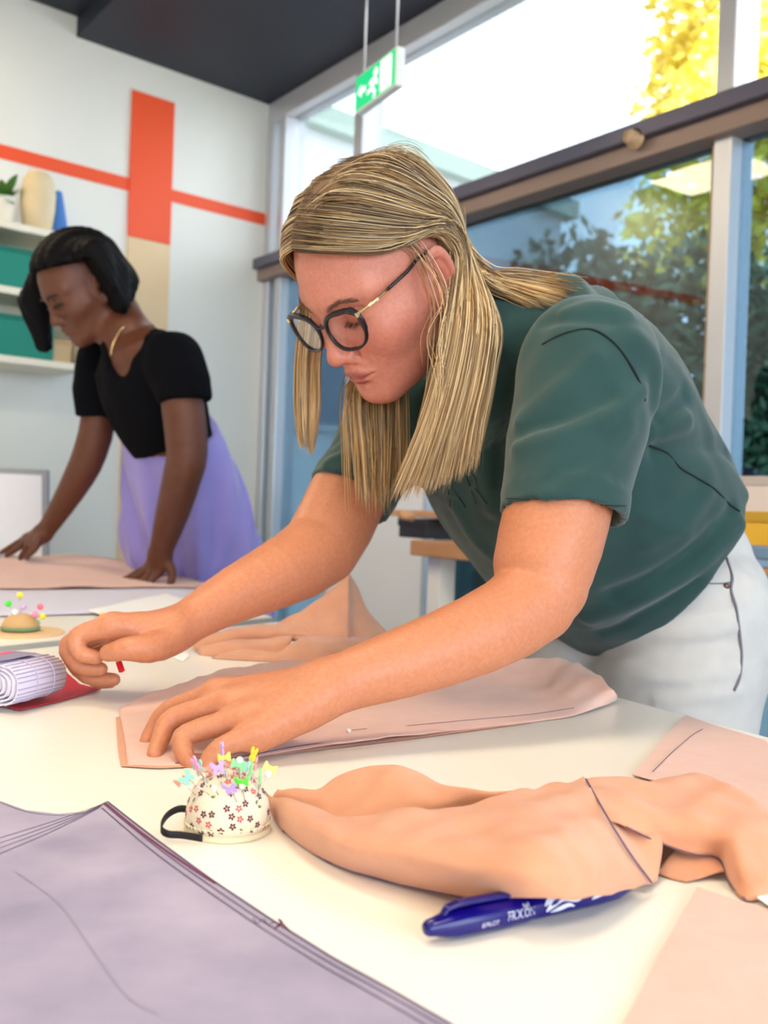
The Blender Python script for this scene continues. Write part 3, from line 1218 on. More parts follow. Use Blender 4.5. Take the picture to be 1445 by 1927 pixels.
# shoes, hidden below the table
for pts in legs:
    q = pts[-1]
    a = A3(q[0], q[1], 0)
    sh = MB()
    fw = A3(-.868, -.497, 0)
    ring = []
    for t, w, h in ((-.07, .030, .06), (-.03, .038, .085), (.03, .040, .075), (.09, .045, .05), (.14, .042, .042), (.175, .022, .03)):
        ring.append([a + fw * t + np.cross(_z, fw) * w * math.cos(x) + A3(0, 0, h * .5 + h * .5 * math.sin(x)) for x in np.linspace(0, 2 * math.pi, 13)[:-1]])
    V = [v for r in ring for v in r]
    Fc = [(i * 12 + k, i * 12 + (k + 1) % 12, (i + 1) * 12 + (k + 1) % 12, (i + 1) * 12 + k) for i in range(5) for k in range(12)] + [tuple(range(12))[::-1], tuple(range(60, 72))]
    sh.add(V, Fc)
    sh.tube([q + A3(0, 0, .02), A3(q[0], q[1], .05)], [.045, .04], 12)
    sh.build('shoe', mat('white_shoe', srgb(225, 225, 225), rough=.6), WOMAN, smooth=True)
# ---------------------------------------------------------------- her hair
HCEN, HRAD = A3(-.010, 0, .033), A3(.098, .0745, .084)


def S(f, l, u, off=.008):
    """head-local point pushed onto the scalp, off metres above it -> world"""
    q = A3(f, l, u) - HCEN
    k = 1 / np.linalg.norm(q / HRAD)
    n = unit(q * k / HRAD ** 2)
    return hw(*(HCEN + q * k + n * off))


def strands_vf(C, r0, r1=None):
    """C (N,K,3) strand centre lines -> three-sided tubes"""
    N, K = C.shape[:2]
    T = np.gradient(C, axis=1)
    T /= np.linalg.norm(T, axis=2)[:, :, None] + 1e-12
    ref = rng.normal(size=(N, 1, 3))
    X = np.cross(T, ref)
    X /= np.linalg.norm(X, axis=2)[:, :, None] + 1e-12
    Y = np.cross(T, X)
    t = np.linspace(0, 1, K)
    prof = np.minimum(1, (1 - t) * 6 + .15) * np.minimum(1, t * 10 + .5)
    rr = (np.broadcast_to(np.asarray(r0, float), (N,)))[:, None] * prof[None]
    V = np.stack([C + rr[:, :, None] * (math.cos(a) * X + math.sin(a) * Y) for a in (0, 2.094, 4.189)], 2)   # N,K,3,3
    idx = np.arange(N * K * 3).reshape(N, K, 3)
    F = [np.stack([idx[:, :-1, s], idx[:, :-1, (s + 1) % 3], idx[:, 1:, (s + 1) % 3], idx[:, 1:, s]], -1).reshape(-1, 4) for s in range(3)]
    return V.reshape(-1, 3), np.concatenate(F)


def sheet(guides, n, K=24, jit=.004, clump=40, spread=None, end_jit=.02, u_rng=(0, 1), clump_w=.5):
    """strands between an ordered list of guides (lists of world points, same length)"""
    G = np.array([catmull(g, 6) for g in guides])          # g, k, 3
    g = len(G)
    u = rng.uniform(*u_rng, n)
    cu = rng.uniform(*u_rng, clump)
    near = np.argmin(np.abs(u[:, None] - cu[None]), 1)
    x = u * (g - 1)
    i = np.minimum(x.astype(int), g - 2)
    w = (x - i)[:, None, None]
    A = G[i] * (1 - w) + G[i + 1] * w
    xc = cu[near] * (g - 1)
    ic = np.minimum(xc.astype(int), g - 2)
    wc = (xc - ic)[:, None, None]
    Cc = G[ic] * (1 - wc) + G[ic + 1] * wc
    k = A.shape[1]
    t = np.linspace(0, 1, k)
    cw = (clump_w * t ** 1.2)[None, :, None]
    A = A * (1 - cw) + Cc * cw
    co = rng.normal(size=(clump, 3)) * jit
    A = A + (co[near])[:, None, :] * (t ** .7)[None, :, None] + (rng.normal(size=(n, 3)) * jit * .6)[:, None, :]
    ph = rng.uniform(0, 6.28, (n, 1))
    wob = np.stack([np.sin(3.2 * t[None] + ph), np.cos(2.6 * t[None] + ph * 1.7), 0 * t[None] + 0 * ph], -1) * .0016 * t[None, :, None]
    A = A + wob
    # uneven lengths
    L = 1 - np.abs(rng.normal(size=n)) * end_jit
    s = np.clip(np.linspace(0, 1, K)[None] * np.clip(L, .5, 1)[:, None], 0, 1) * (k - 1)
    j = np.minimum(s.astype(int), k - 2)
    f = (s - j)[:, :, None]
    r = np.arange(n)[:, None]
    return A[r, j] * (1 - f) + A[r, j + 1] * f


ASH, DARK, BLOND, PALE = (np.array(srgb(*c)) for c in ((146, 118, 88), (80, 58, 46), (210, 170, 114), (244, 222, 180)))
_SV, _SF, _SC, _nv = [], [], [], 0


def grow(C, r, root_dark=.6, bright=.5):
    global _nv
    V, Fq = strands_vf(C, r * rng.uniform(.7, 1.3, len(C)))
    N, K = C.shape[:2]
    k = rng.random(N)
    tone = np.where((k < .22)[:, None], DARK, np.where((k < .55)[:, None], ASH, np.where((k < .55 + .45 * bright)[:, None], BLOND, PALE)))
    t = np.linspace(0, 1, K)
    wr = np.clip(1 - t * 2.2, 0, 1) * root_dark
    c = tone[:, None, :] * (1 - wr[None, :, None] * .8) + (DARK * .9)[None, None] * wr[None, :, None] * .8
    wb = np.clip(t * 1.6 - .5, 0, 1) * .35
    c = c * (1 - wb[None, :, None]) + BLOND[None, None] * wb[None, :, None]
    _SC.append(np.repeat(c.reshape(-1, 1, 3), 3, 1).reshape(-1, 3))
    _SV.append(V)
    _SF.append(Fq + _nv)
    _nv += len(V)


# near side: from the parting, over the side of the head, tucked behind the ear, hanging straight down
def hang(v, top):
    return top + [P(838 + 86 * v, 590, 1.062), P(812 + 106 * v, 700, 1.056), P(778 + 118 * v, 805, 1.050), P(712 + 176 * v, 948 - 58 * v ** 1.5, 1.045)]


gu = []
for w in np.linspace(0, 1, 7):
    pf = .088 - .150 * w
    root = S(pf, -.012 + .006 * w, .085 + .03 * math.sin(w * 2.6), .006)
    a = S(.074 - .150 * w, .036 + .004 * w, .070 + .022 * w, .013)
    b = S(.030 - .118 * w, .062, .044 + .010 * w, .013)
    c = S(-.022 - .062 * w, .072 - .012 * w, .032 - .012 * w, .012)
    e = S(-.046 - .040 * w, .066 - .014 * w, -.006 - .012 * w, .016)
    gu.append(hang(.12 + .88 * w, [root, a, b, c, e]))
for lay, n, r in ((0, 1500, .00060), (1, 1300, .00050)):
    g2 = [[q + (unit(q - HC) * (-.003 + .004 * lay) if i < 5 else A3(0, 0, 0)) for i, q in enumerate(g)] for g in gu]
    grow(sheet(g2, n, 30, .0036 if lay else .0022, 70, end_jit=.09, clump_w=.6), r, .9, .40)
# fine even layer close to the scalp so that no gap shows
g3 = [[q - unit(q - HC) * .004 if i < 5 else q for i, q in enumerate(g)] for g in gu]
grow(sheet([[q for q in g[:5]] for g in g3], 1500, 16, .0010, 200, end_jit=.02, clump_w=.1), .0006, .8, .5)
# inner, deeper hanging layer so that the curtain is closed
gi_ = [[S(-.05 - .02 * w, .07 - .02 * w, -.005, .006)] + [P(840 + 92 * w, 600, 1.09), P(812 + 112 * w, 700, 1.085), P(785 + 118 * w, 805, 1.08), P(735 + 145 * w, 925 - 52 * w, 1.07)] for w in np.linspace(0, 1, 4)]
grow(sheet(gi_, 900, 22, .005, 40, end_jit=.10, clump_w=.6), .0006, .3)
# top and far side of the crown
gt = []
for w in np.linspace(0, 1, 6):
    pf = .088 - .165 * w
    gt.append([S(pf, -.010, .087 + .03 * math.sin(w * 2.6), .006), S(pf - .006, -.040, .072 + .02 * math.sin(w * 2.6), .013), S(pf - .02, -.066, .045, .012), S(pf - .04 - .01 * w, -.078, .005, .010), S(min(pf - .05, -.02), -.078, -.03, .010)])
grow(sheet(gt, 1100, 18, .0015, 120, end_jit=.03, clump_w=.2), .0006)
# wisps before the ear
gw = [[S(.012, .072, .040, .004), S(.004, .077, .022, .007), P(812 + 30 * w, 560, 1.045), P(826 - 20 * w, 640, 1.04), P(800 + 30 * w, 740, 1.04), P(748 + 50 * w, 935 - 20 * w, 1.04)] for w in (0, .5, 1)]
grow(sheet(gw, 22, 26, .0060, 22, end_jit=.15, clump_w=.05), .00030, .2, .2)
# strands coming down below the chin from the far side
gf = [[hw(-.02, -.07, -.01), P(712 + 40 * w, 640, 1.205), P(664 + 82 * w, 738, 1.195), P(668 + 76 * w, 850, 1.18), P(676 + 62 * w, 958 - 8 * w, 1.165)] for w in np.linspace(0, 1, 4)]
grow(sheet(gf, 560, 22, .0065, 30, end_jit=.12, clump_w=.65), .00055, .3, .7)
gfw = [[hw(.0, -.07, -.02), P(668 + 30 * w, 690, 1.20), P(648 + 60 * w, 745, 1.195), P(690 + 20 * w, 850, 1.18), P(722 - 30 * w, 938, 1.165)] for w in (0, .5, 1)]
grow(sheet(gfw, 60, 22, .005, 12, end_jit=.1), .0005, .2, .6)
# two locks hanging before the far temple
for x0, x1, xe, ye in ((556, 576, 571, 846), (580, 600, 584, 856)):
    gl = [[hw(.045, -.070, .045), P(x0 + (x1 - x0) * w + 8, 588, 1.205), P(x0 + (x1 - x0) * w, 680, 1.20), P(x0 + (x1 - x0) * w, 770, 1.195), P(xe + 9 * (w - .5), ye, 1.19)] for w in (0, .5, 1)]
    grow(sheet(gl, 130, 20, .0012, 8, end_jit=.04, clump_w=.3), .0006, .1, .75)
# hair lying over the shoulder and the back
gb = []
for w in np.linspace(0, 1, 5):
    px = [(912 + 6 * w, 512 + 22 * w), (968 - 6 * w, 516 + 44 * w), (1035 - 40 * w, 524 + 52 * w), (1120 - 115 * w, 540 + 42 * w)]
    pts = []
    for q in px:
        h = None
        for k in range(9):
            h = trace(shirtF, q[0], q[1] + 6 * k)
            if h is not None:
                break
        dd = 1.13 if h is None else (h - CAMP) @ CF
        pts.append(P(q[0], q[1], min(dd, 1.25) - .008))
    pts[0] = P(px[0][0], px[0][1], 1.125)
    gb.append([S(-.085, .04, .02, .010), S(-.098, .035, -.02, .014)] + pts)
grow(sheet(gb, 620, 24, .0045, 40, end_jit=.10), .00055, .3, .6)
# loose flyaways on the crown
ga_ = []
for w in np.linspace(0, 1, 5):
    ga_.append([S(.06 - .13 * w, -.005, .1, .006), S(.04 - .13 * w, .03, .09, .020), S(.0 - .09 * w, .06, .055, .021)])
grow(sheet(ga_, 60, 14, .004, 30, end_jit=.2), .00030, .5, .3)
M_HAIR = mat('blond_hair', (.5, .4, .3), rough=.42, spec=.35, attr='Col')
capF = Field()


def cap_fn(p):
    q = (p - HC) @ HM.T
    d = ell(q, tuple(HCEN), tuple(HRAD + .0075))
    reg = np.minimum(-(q[:, 2] - .040 - .42 * (q[:, 0] + .015)) * .92, q[:, 0] + .034)
    return smax(d, reg, .006)


capF.add(cap_fn, hw(-.01, 0, .033), .12)
_V, _Fq = sdf_mesh(capF, HC - .17, HC + .17, .004)
hair = mk('hair', np.vstack(_SV), np.concatenate(_SF), M_HAIR, WOMAN, smooth=True, cols=np.vstack(_SC))
mk('hair_underlayer', _V, _Fq, mat('dark_blond_roots', srgb(112, 88, 66), rough=.7, spec=.2), hair)

# ---------------------------------------------------------------- brows and lashes
def tuft(name, path, n, ln, r, lift, m, flow):
    path = catmull(path, 8)
    C = []
    for _ in range(n):
        k = rng.uniform(0, len(path) - 1.001)
        i = int(k)
        p = path[i] * (1 - k + i) + path[i + 1] * (k - i) + rng.normal(size=3) * A3(.0004, .0006, .0013)
        fl = unit(A3(*flow(k / len(path))) + rng.normal(size=3) * .12)
        L = ln * rng.uniform(.6, 1.1)
        C.append([hw(*(p + fl * L * t + A3(1, .2, 0) * lift * L * math.sin(t * 2.6))) for t in np.linspace(0, 1, 5)])
    V, Fq = strands_vf(np.array(C), r)
    return mk(name, V, Fq, m, WOMAN)


M_BROW = mat('brow_hair', srgb(126, 84, 66), rough=.7)
M_LASH = mat('lash_hair', srgb(48, 34, 32), rough=.6)


def face_pt(l, u):
    """surface point of the face at lateral l, height u (head-local), from in front"""
    f = .14
    for _ in range(60):
        v = head_fn(np.array([hw(f, l, u)]))[0]
        if v < .0003:
            break
        f -= max(v * .7, .0002)
    return A3(f, l, u)


for sg in (1, -1):
    tuft('eyebrow', [face_pt(sg * .011, .013), face_pt(sg * .022, .0175), face_pt(sg * .034, .0195), face_pt(sg * .046, .0145)], 170, .0075, .00022, .10, M_BROW, lambda k: (-.35, sg * .9, .35 - .6 * k))
    tuft('eyelashes', [face_pt(sg * .021, -.0075), face_pt(sg * .032, -.0105), face_pt(sg * .043, -.0075)], 70, .0075, .00020, .3, M_LASH, lambda k: (.75, sg * (k - .4), -.45))

# ---------------------------------------------------------------- glasses
gl = bpy.data.objects.new('eyeglasses', None)
link(gl, WOMAN)
M_RIM = mat('glossy_black_acetate', srgb(10, 14, 28), rough=.22, spec=.4)
M_GOLD = mat('pale_gold_metal', srgb(214, 190, 140), rough=.25, metal=.9)
M_LENS = glassmat('lens_glass', (.95, .95, .96), .045, 0, .3)


def rim_pt(sg, a):
    # cat-eye outline in the lens plane; a = angle, 0 towards the temple
    ca, sa = math.cos(a), math.sin(a)
    x = .0268 * np.sign(ca) * abs(ca) ** .78
    y = .0215 * np.sign(sa) * abs(sa) ** .80
    if y > 0:
        y += .0035 * max(0, x) / .0268
        x += .0015 * y / .02
    else:
        x *= 1 - .14 * (-y / .0215)
    l = sg * (.0345 + x)
    u = -.0085 + y
    f = .1030 - .35 * max(0, abs(l) - .02) ** 1.2 - .05 * (u + .0085)
    return f, l, u


for sg in (1, -1):
    A = [rim_pt(sg, a) for a in np.linspace(0, 2 * math.pi, 49)[:-1]]
    W = [hw(*q) for q in A]
    W.append(W[0])
    b = MB()
    ring = []
    for i in range(48):
        tpt = unit(W[(i + 1) % 48] - W[i - 1])
        nrm = HF
        side = unit(np.cross(tpt, nrm))
        up_w = .0015 + .0013 * max(0, math.sin(2 * math.pi * i / 48)) + (.0012 if i < 9 else 0)
        ring.append([W[i] + side * up_w * .9 + nrm * .0018, W[i] - side * up_w * .9 + nrm * .0018, W[i] - side * up_w - nrm * .0018, W[i] + side * up_w - nrm * .0018])
    V = [v for r in ring for v in r]
    Fc = [(i * 4 + k, i * 4 + (k + 1) % 4, ((i + 1) % 48) * 4 + (k + 1) % 4, ((i + 1) % 48) * 4 + k) for i in range(48) for k in range(4)]
    b.add(V, Fc)
    b.build('rim', M_RIM, gl, smooth=True)
    c = np.mean(np.array(W[:-1]), 0)
    mk('lens', [c + HF * .0006] + W[:-1], [(0, i + 1, (i + 1) % 48 + 1) for i in range(48)], M_LENS, gl)
    # temple arm
    hinge = A3(*rim_pt(sg, .55)) + A3(-.002, sg * .0035, .0005)
    ear = A3(-.006, sg * .0765, .0150)
    end = A3(-.030, sg * .0790, -.004)
    mid = hinge * .62 + ear * .38 + A3(0, sg * .0035, 0)
    b = MB().tube([hw(*hinge), hw(*((hinge + mid) / 2 + A3(0, sg * .0012, 0))), hw(*mid)], .0019, 8, flat=.9)
    b.build('temple_front', M_GOLD, gl, smooth=True)
    MB().tube(catmull([hw(*mid), hw(*((mid + ear) / 2 + A3(0, sg * .0018, 0))), hw(*ear), hw(*end)], 4), .0022, 8, flat=.9).build('temple_arm', M_RIM, gl, smooth=True)
    MB().box(hw(*(A3(*rim_pt(sg, .55)) + A3(0, sg * .0018, 0))), (.005, .004, .005), HM).build('hinge', M_GOLD, gl)
    if sg == 1:
        TV, TF = text_mesh('Mastery', .0042, .00008)
        dr = unit(hw(*mid) - hw(*hinge))
        nr = unit(HL - dr * (HL @ dr))
        uq = np.cross(nr, -dr)
        c = hw(*((hinge * .55 + mid * .45) + A3(0, .0012, 0))) + nr * .0020
        mk('temple_lettering', [c - (-dr) * -v[0] * 1 + uq * v[1] + nr * v[2] for v in TV], TF, mat('white_print', srgb(245, 240, 225), rough=.4), gl, smooth=False)
MB().tube(catmull([hw(*rim_pt(1, 2.75)), hw(.1035, 0, -.0015), hw(*rim_pt(-1, 2.75))], 6), .0017, 8).build('bridge', M_RIM, gl, smooth=True)
# ear stud
MB().lathe([(.0001, .0022), (.0014, .0016), (.0020, 0), (.0012, -.002)], hw(-.0035, .0805, -.0475), 10, [HF, HU, HL]).build('ear_stud', mat('silver_stud', (.85, .85, .88), rough=.15, metal=1), WOMAN, smooth=True)
# ================================================================ cloth, paper and tools on the cutting table
M_PINK = mat('dusty_pink_linen', srgb(222, 160, 126), rough=.85, spec=.2, noise=(60, srgb(212, 149, 116), .3), bump=(700, .35, (1, 6, 1)), sheen=.3)
M_PINK2 = mat('pale_pink_linen', srgb(228, 188, 174), rough=.85, spec=.2, noise=(50, srgb(221, 179, 165), .3), bump=(700, .3, (6, 1, 1)), sheen=.3)
M_INK = mat('purple_ink', srgb(92, 78, 110), rough=.7)


def hz(px, py, h):
    return onz(px, py, TZ + h)


def cloth(name, label, sheets, m=M_PINK, th=.0009, cat='fabric', nu=6, nv=6, ripple=.0, parts=True):
    t = None
    V0 = np.vstack([np.array(s).reshape(-1, 3) for s in sheets])
    V, Fc = [], []
    for s in sheets:
        v, f, G = grid_vf(s, nu, nv)
        v = np.array(v)
        if ripple:
            k = np.clip((v[:, 2] - TZ) / .012, .08, 1)
            v[:, 2] += ripple * k * (np.sin(v[:, 0] * 95 + 3 * np.sin(v[:, 1] * 40)) * np.sin(v[:, 1] * 80 + 1) + .8 * np.sin(v[:, 0] * 40 - v[:, 1] * 120 + 2 * np.sin(v[:, 0] * 60)) + .4 * np.sin(v[:, 0] * 210 + v[:, 1] * 90))
        v[:, 2] = np.maximum(v[:, 2], TZ + .0011)
        b = len(V)
        V += [tuple(q) for q in v]
        Fc += [tuple(i + b for i in q) for q in f]
    o = mk(name, V, Fc, m)
    bm = bmesh.new()
    bm.from_mesh(o.data)
    bmesh.ops.recalc_face_normals(bm, faces=bm.faces)
    bm.to_mesh(o.data)
    bm.free()
    md = o.modifiers.new('thickness', 'SOLIDIFY')
    md.thickness = th
    md.offset = 0
    tag(o, label, cat)
    return o


def edge_line(parent, pts, r, m, name='cut_edge'):
    return MB().tube(catmull(pts, 6), r, 5).build(name, m, parent, smooth=True)


# strip being pinned under the hand
rows = [
    [(240, 1440, .0015), (236, 1402, .002), (230, 1366, .002), (224, 1336, .003)],
    [(330, 1440, .0015), (326, 1398, .003), (318, 1348, .004), (292, 1306, .009)],
    [(430, 1432, .0015), (430, 1390, .003), (420, 1332, .006), (400, 1272, .017)],
    [(560, 1411, .0015), (560, 1370, .003), (552, 1312, .007), (520, 1251, .021)],
    [(690, 1392, .0060), (690, 1350, .003), (688, 1300, .008), (680, 1243, .024)],
    [(870, 1373, .0015), (870, 1335, .003), (866, 1292, .008), (830, 1241, .026)],
    [(1000, 1358, .0015), (998, 1326, .004), (985, 1288, .010), (972, 1244, .028)],
    [(1085, 1345, .0020), (1088, 1318, .010), (1080, 1285, .020), (1066, 1246, .032)],
    [(1160, 1318, .0040), (1160, 1304, .016), (1146, 1290, .024), (1118, 1264, .030)]]
G = []
for i, r in enumerate(rows):
    q = [hz(*a) for a in r]
    k = q[-1]
    G.append(q + [k + A3(-.004, .022, -.004), k + A3(0, .034, -(k[2] - TZ) + .002)])
strip = cloth('fabric_strip', 'long pink fabric strip pinned under the near hand of the woman in green', [G], M_PINK2, nu=9, nv=9, ripple=.0013)
G2 = [[hz(228, 1442, .0012), hz(222, 1410, .0012), hz(218, 1350, .0012)], [hz(340, 1444, .0012), hz(340, 1410, .0012), hz(300, 1330, .0012)], [hz(560, 1416, .0012), hz(560, 1380, .0012), hz(540, 1320, .0012)], [hz(760, 1392, .0012), hz(760, 1360, .0012), hz(760, 1310, .0012)], [hz(1000, 1360, .0012), hz(1000, 1340, .0012), hz(1000, 1300, .0012)]]
_v, _f, _ = grid_vf(G2, 4, 3)
_o = mk('under_layer', _v, _f, M_PINK, strip)
edge_line(strip, [hz(330, 1436, .003), hz(430, 1428, .003), hz(560, 1404, .003), hz(640, 1395, .004)], .0004, M_INK, 'drawn_line')
edge_line(strip, [hz(700, 1372, .004), hz(870, 1356, .004), hz(1000, 1344, .004), hz(1080, 1332, .008)], .0003, M_INK, 'drawn_line')


def pearl_pin(label, head, tip, group, loc_part=None):
    t = thing('pearl_pin', label, 'pin', tip, group)
    MB().tube([tip, head], .00035, 6).build('shaft', M_STEEL, t, smooth=True)
    MB().lathe([(.0022 * math.sin(a), -.0022 * math.cos(a)) for a in np.linspace(.02, 3.12, 8)], head, 10).build('pin_head', mat('pearl', srgb(246, 240, 232), rough=.15, spec=.7), t, smooth=True)
    return t


M_STEEL = mat('pin_steel', (.62, .62, .64), rough=.25, metal=1.0)
pearl_pin('white pearl-headed pin stuck in the long pink fabric strip', hz(656, 1375, .010), hz(690, 1371, .006), 'pearl pins')

# front length of cloth, draped over the pen
f1 = [
    [(500, 1506, .003), (500, 1502, .006), (499, 1497, .009), (499, 1492, .011)],
    [(532, 1562, .0015), (540, 1545, .014), (556, 1527, .021), (578, 1514, .021)],
    [(620, 1622, .0015), (628, 1588, .020), (642, 1560, .027), (664, 1540, .026)],
    [(740, 1661, .0015), (742, 1612, .024), (744, 1565, .032), (748, 1524, .031)],
    [(870, 1689, .004), (872, 1630, .028), (876, 1570, .036), (884, 1514, .035)],
    [(1000, 1692, .0175), (998, 1628, .036), (990, 1560, .041), (982, 1493, .038)],
    [(1110, 1684, .0175), (1092, 1612, .036), (1070, 1545, .040), (1045, 1478, .038)],
    [(1226, 1666, .004), (1186, 1612, .022), (1146, 1548, .034), (1102, 1470, .038)]]
S1 = []
for r in f1:
    q = [hz(*a) for a in r]
    k = q[-1]
    if r[0][0] < 900:
        S1.append(q + [k + A3(.002, .003, -.006), k + A3(.003, .002, -min(.016, (k[2] - TZ) * .6))])
    else:
        S1.append(q + [k + A3(.004, .022, -.010), k + A3(.006, .045, -(k[2] - TZ) * .75)])
f2 = [
    [(512, 1500, .004), (516, 1494, .007), (520, 1490, .008)],
    [(592, 1522, .006), (592, 1504, .011), (592, 1489, .013)],
    [(660, 1540, .008), (650, 1500, .016), (640, 1463, .023)],
    [(730, 1545, .009), (726, 1495, .022), (716, 1444, .033)],
    [(800, 1542, .010), (800, 1508, .022), (790, 1460, .032)],
    [(880, 1520, .018), (878, 1504, .026), (872, 1483, .032)],
    [(985, 1500, .026), (980, 1496, .032), (975, 1489, .034)]]
S2 = []
for r in f2:
    q = [hz(*a) for a in r]
    k = q[-1]
    S2.append(q + [k + A3(-.002, .014, -.006), k + A3(-.002, .026, -(k[2] - TZ) + .002)])
f3 = [
    [(1130, 1545, .030), (1118, 1510, .036), (1102, 1472, .037)],
    [(1178, 1556, .028), (1172, 1510, .036), (1165, 1468, .037)],
    [(1246, 1588, .016), (1240, 1528, .032), (1245, 1466, .036)],
    [(1306, 1608, .012), (1310, 1540, .030), (1335, 1464, .036)],
    [(1352, 1616, .010), (1368, 1570, .026), (1385, 1492, .036)],
    [(1374, 1664, .003), (1400, 1620, .018), (1425, 1512, .034)],
    [(1404, 1694, .0015), (1440, 1640, .014), (1470, 1545, .028)],
    [(1460, 1688, .0015), (1500, 1650, .010), (1530, 1580, .018)]]
S3 = []
for r in f3:
    q = [hz(*a) for a in r]
    k = q[-1]
    S3.append(q + [k + A3(.006, .020, -.010), k + A3(.012, .045, -(k[2] - TZ) + .003)])
f4 = [[(1128, 1528, .034), (1162, 1552, .026), (1196, 1556, .026)], [(1152, 1566, .028), (1190, 1580, .020), (1236, 1572, .021)], [(1186, 1614, .018), (1212, 1626, .012), (1246, 1590, .016)], [(1222, 1660, .005), (1228, 1662, .003), (1236, 1655, .003)]]
S4 = [[hz(*a) for a in r] for r in f4]
f5 = [[(1236, 1642, .002), (1270, 1600, .010), (1300, 1594, .014)], [(1262, 1652, .0015), (1310, 1622, .008), (1350, 1600, .012)], [(1290, 1658, .0015), (1340, 1645, .004), (1380, 1640, .006)]]
S5 = [[hz(*a) for a in r] for r in f5]
drape = cloth('draped_fabric', 'rumpled pink fabric lying over the blue pen in front', [S1, S2, S3, S4, S5], M_PINK, nu=9, nv=9, ripple=.0016)
edge_line(drape, [q + A3(0, -.0006, .0016) for q in (hz(1102, 1470, .0385), hz(1146, 1548, .0350), hz(1186, 1612, .0232), hz(1226, 1666, .0055))], .0006, M_INK)
edge_line(drape, [hz(532, 1563, .0018), hz(620, 1623, .0018), hz(740, 1662, .0018), hz(870, 1690, .0045)], .00045, M_INK)
edge_line(drape, [hz(1178, 1556, .0285), hz(1246, 1588, .0165), hz(1306, 1608, .0125), hz(1352, 1616, .0105), hz(1374, 1664, .0035), hz(1404, 1694, .002)], .00045, M_INK)

# flat pieces to the right
def flat(name, label, pts, m, h=.0015, th=.0009, cat='fabric', wav=.0012, n=26):
    """closed outline (pixels on the table) filled with a gently waving sheet"""
    W = [hz(p[0], p[1], h) for p in pts]
    V, Fc = [], []
    bm = bmesh.new()
    vs = [bm.verts.new(tuple(q)) for q in W]
    f = bm.faces.new(vs)
    bmesh.ops.triangulate(bm, faces=[f])
    bmesh.ops.subdivide_edges(bm, edges=bm.edges[:], cuts=7, use_grid_fill=True)
    for v in bm.verts:
        v.co.z += wav * (.5 + .5 * math.sin(v.co.x * 60 + 2 * math.sin(v.co.y * 31)) * math.sin(v.co.y * 47 + 1))
        v.co.z = max(v.co.z, TZ + .0007)
    bmesh.ops.recalc_face_normals(bm, faces=bm.faces)
    me = bpy.data.meshes.new(name)
    bm.to_mesh(me)
    bm.free()
    me.materials.append(m)
    o = bpy.data.objects.new(name, me)
    link(o)
    md = o.modifiers.new('thickness', 'SOLIDIFY')
    md.thickness = th
    md.offset = 1
    tag(o, label, cat)
    return o


fr = flat('fabric_piece', 'flat pink fabric piece at the table edge beside the jeans', [(1190, 1460), (1240, 1402), (1290, 1348), (1362, 1372), (1440, 1397), (1470, 1420), (1500, 1480), (1560, 1540), (1440, 1530), (1340, 1500)], M_PINK2)
edge_line(fr, [hz(1228, 1452, .004), hz(1262, 1418, .004), hz(1300, 1385, .004), hz(1322, 1372, .004)], .0003, M_INK, 'drawn_line')
flat('fabric_piece', 'flat pale pink fabric piece in the lower right corner', [(1312, 1674), (1376, 1694), (1470, 1722), (1600, 1760), (1640, 1960), (1560, 2100), (1120, 2060), (1172, 1936), (1240, 1802)], M_PINK2)
flat('paper_corner', 'white sheet of paper showing between the pink fabrics on the right', [(1424, 1690), (1500, 1640), (1600, 1720), (1560, 1752), (1480, 1728)], mat('white_paper', srgb(246, 246, 250), rough=.6), cat='paper', wav=0, th=.0004, h=.0034)
flat('paper_scrap', 'small white paper scrap on the table below the far wrist', [(320, 1236), (336, 1228), (358, 1232), (344, 1246)], MATS['white_paper'], cat='paper', wav=0, th=.0004, h=.0008)

# crumpled cloth with a standing peak behind the arms
def pk(px, py, d):
    return P(px, py, d)


c1 = [   # long roll at the back left
    [(362, 1222, 1.385), (364, 1208, 1.395), (370, 1203, 1.41), (380, 1200, 1.44)],
    [(405, 1224, 1.380), (408, 1200, 1.385), (414, 1190, 1.40), (424, 1186, 1.45)],
    [(470, 1214, 1.395), (474, 1192, 1.39), (480, 1180, 1.41), (490, 1178, 1.46)],
    [(545, 1208, 1.40), (550, 1190, 1.40), (556, 1176, 1.42), (560, 1172, 1.47)],
    [(640, 1210, 1.41), (644, 1198, 1.42), (650, 1186, 1.44), (655, 1180, 1.48)]]
c1b = [   # second roll in front of it
    [(372, 1236, 1.365), (374, 1222, 1.370), (380, 1215, 1.385), (388, 1214, 1.40)],
    [(420, 1240, 1.350), (424, 1216, 1.360), (430, 1206, 1.380), (436, 1208, 1.40)],
    [(480, 1236, 1.355), (486, 1214, 1.365), (490, 1202, 1.385), (494, 1206, 1.41)],
    [(540, 1226, 1.365), (548, 1208, 1.375), (552, 1198, 1.395), (556, 1204, 1.42)]]
c2 = [   # lower layers nearest to the camera
    [(398, 1246, 1.336), (402, 1236, 1.345), (408, 1230, 1.360), (414, 1230, 1.38)],
    [(446, 1251, 1.330), (452, 1234, 1.335), (458, 1224, 1.350), (462, 1228, 1.38)],
    [(512, 1252, 1.326), (516, 1238, 1.330), (522, 1228, 1.345), (526, 1232, 1.38)],
    [(556, 1250, 1.328), (548, 1226, 1.340), (560, 1206, 1.365), (580, 1198, 1.40)],
    [(625, 1247, 1.334), (620, 1224, 1.345), (624, 1206, 1.370), (630, 1200, 1.41)],
    [(720, 1236, 1.36), (706, 1216, 1.37), (700, 1204, 1.40), (700, 1198, 1.44)]]
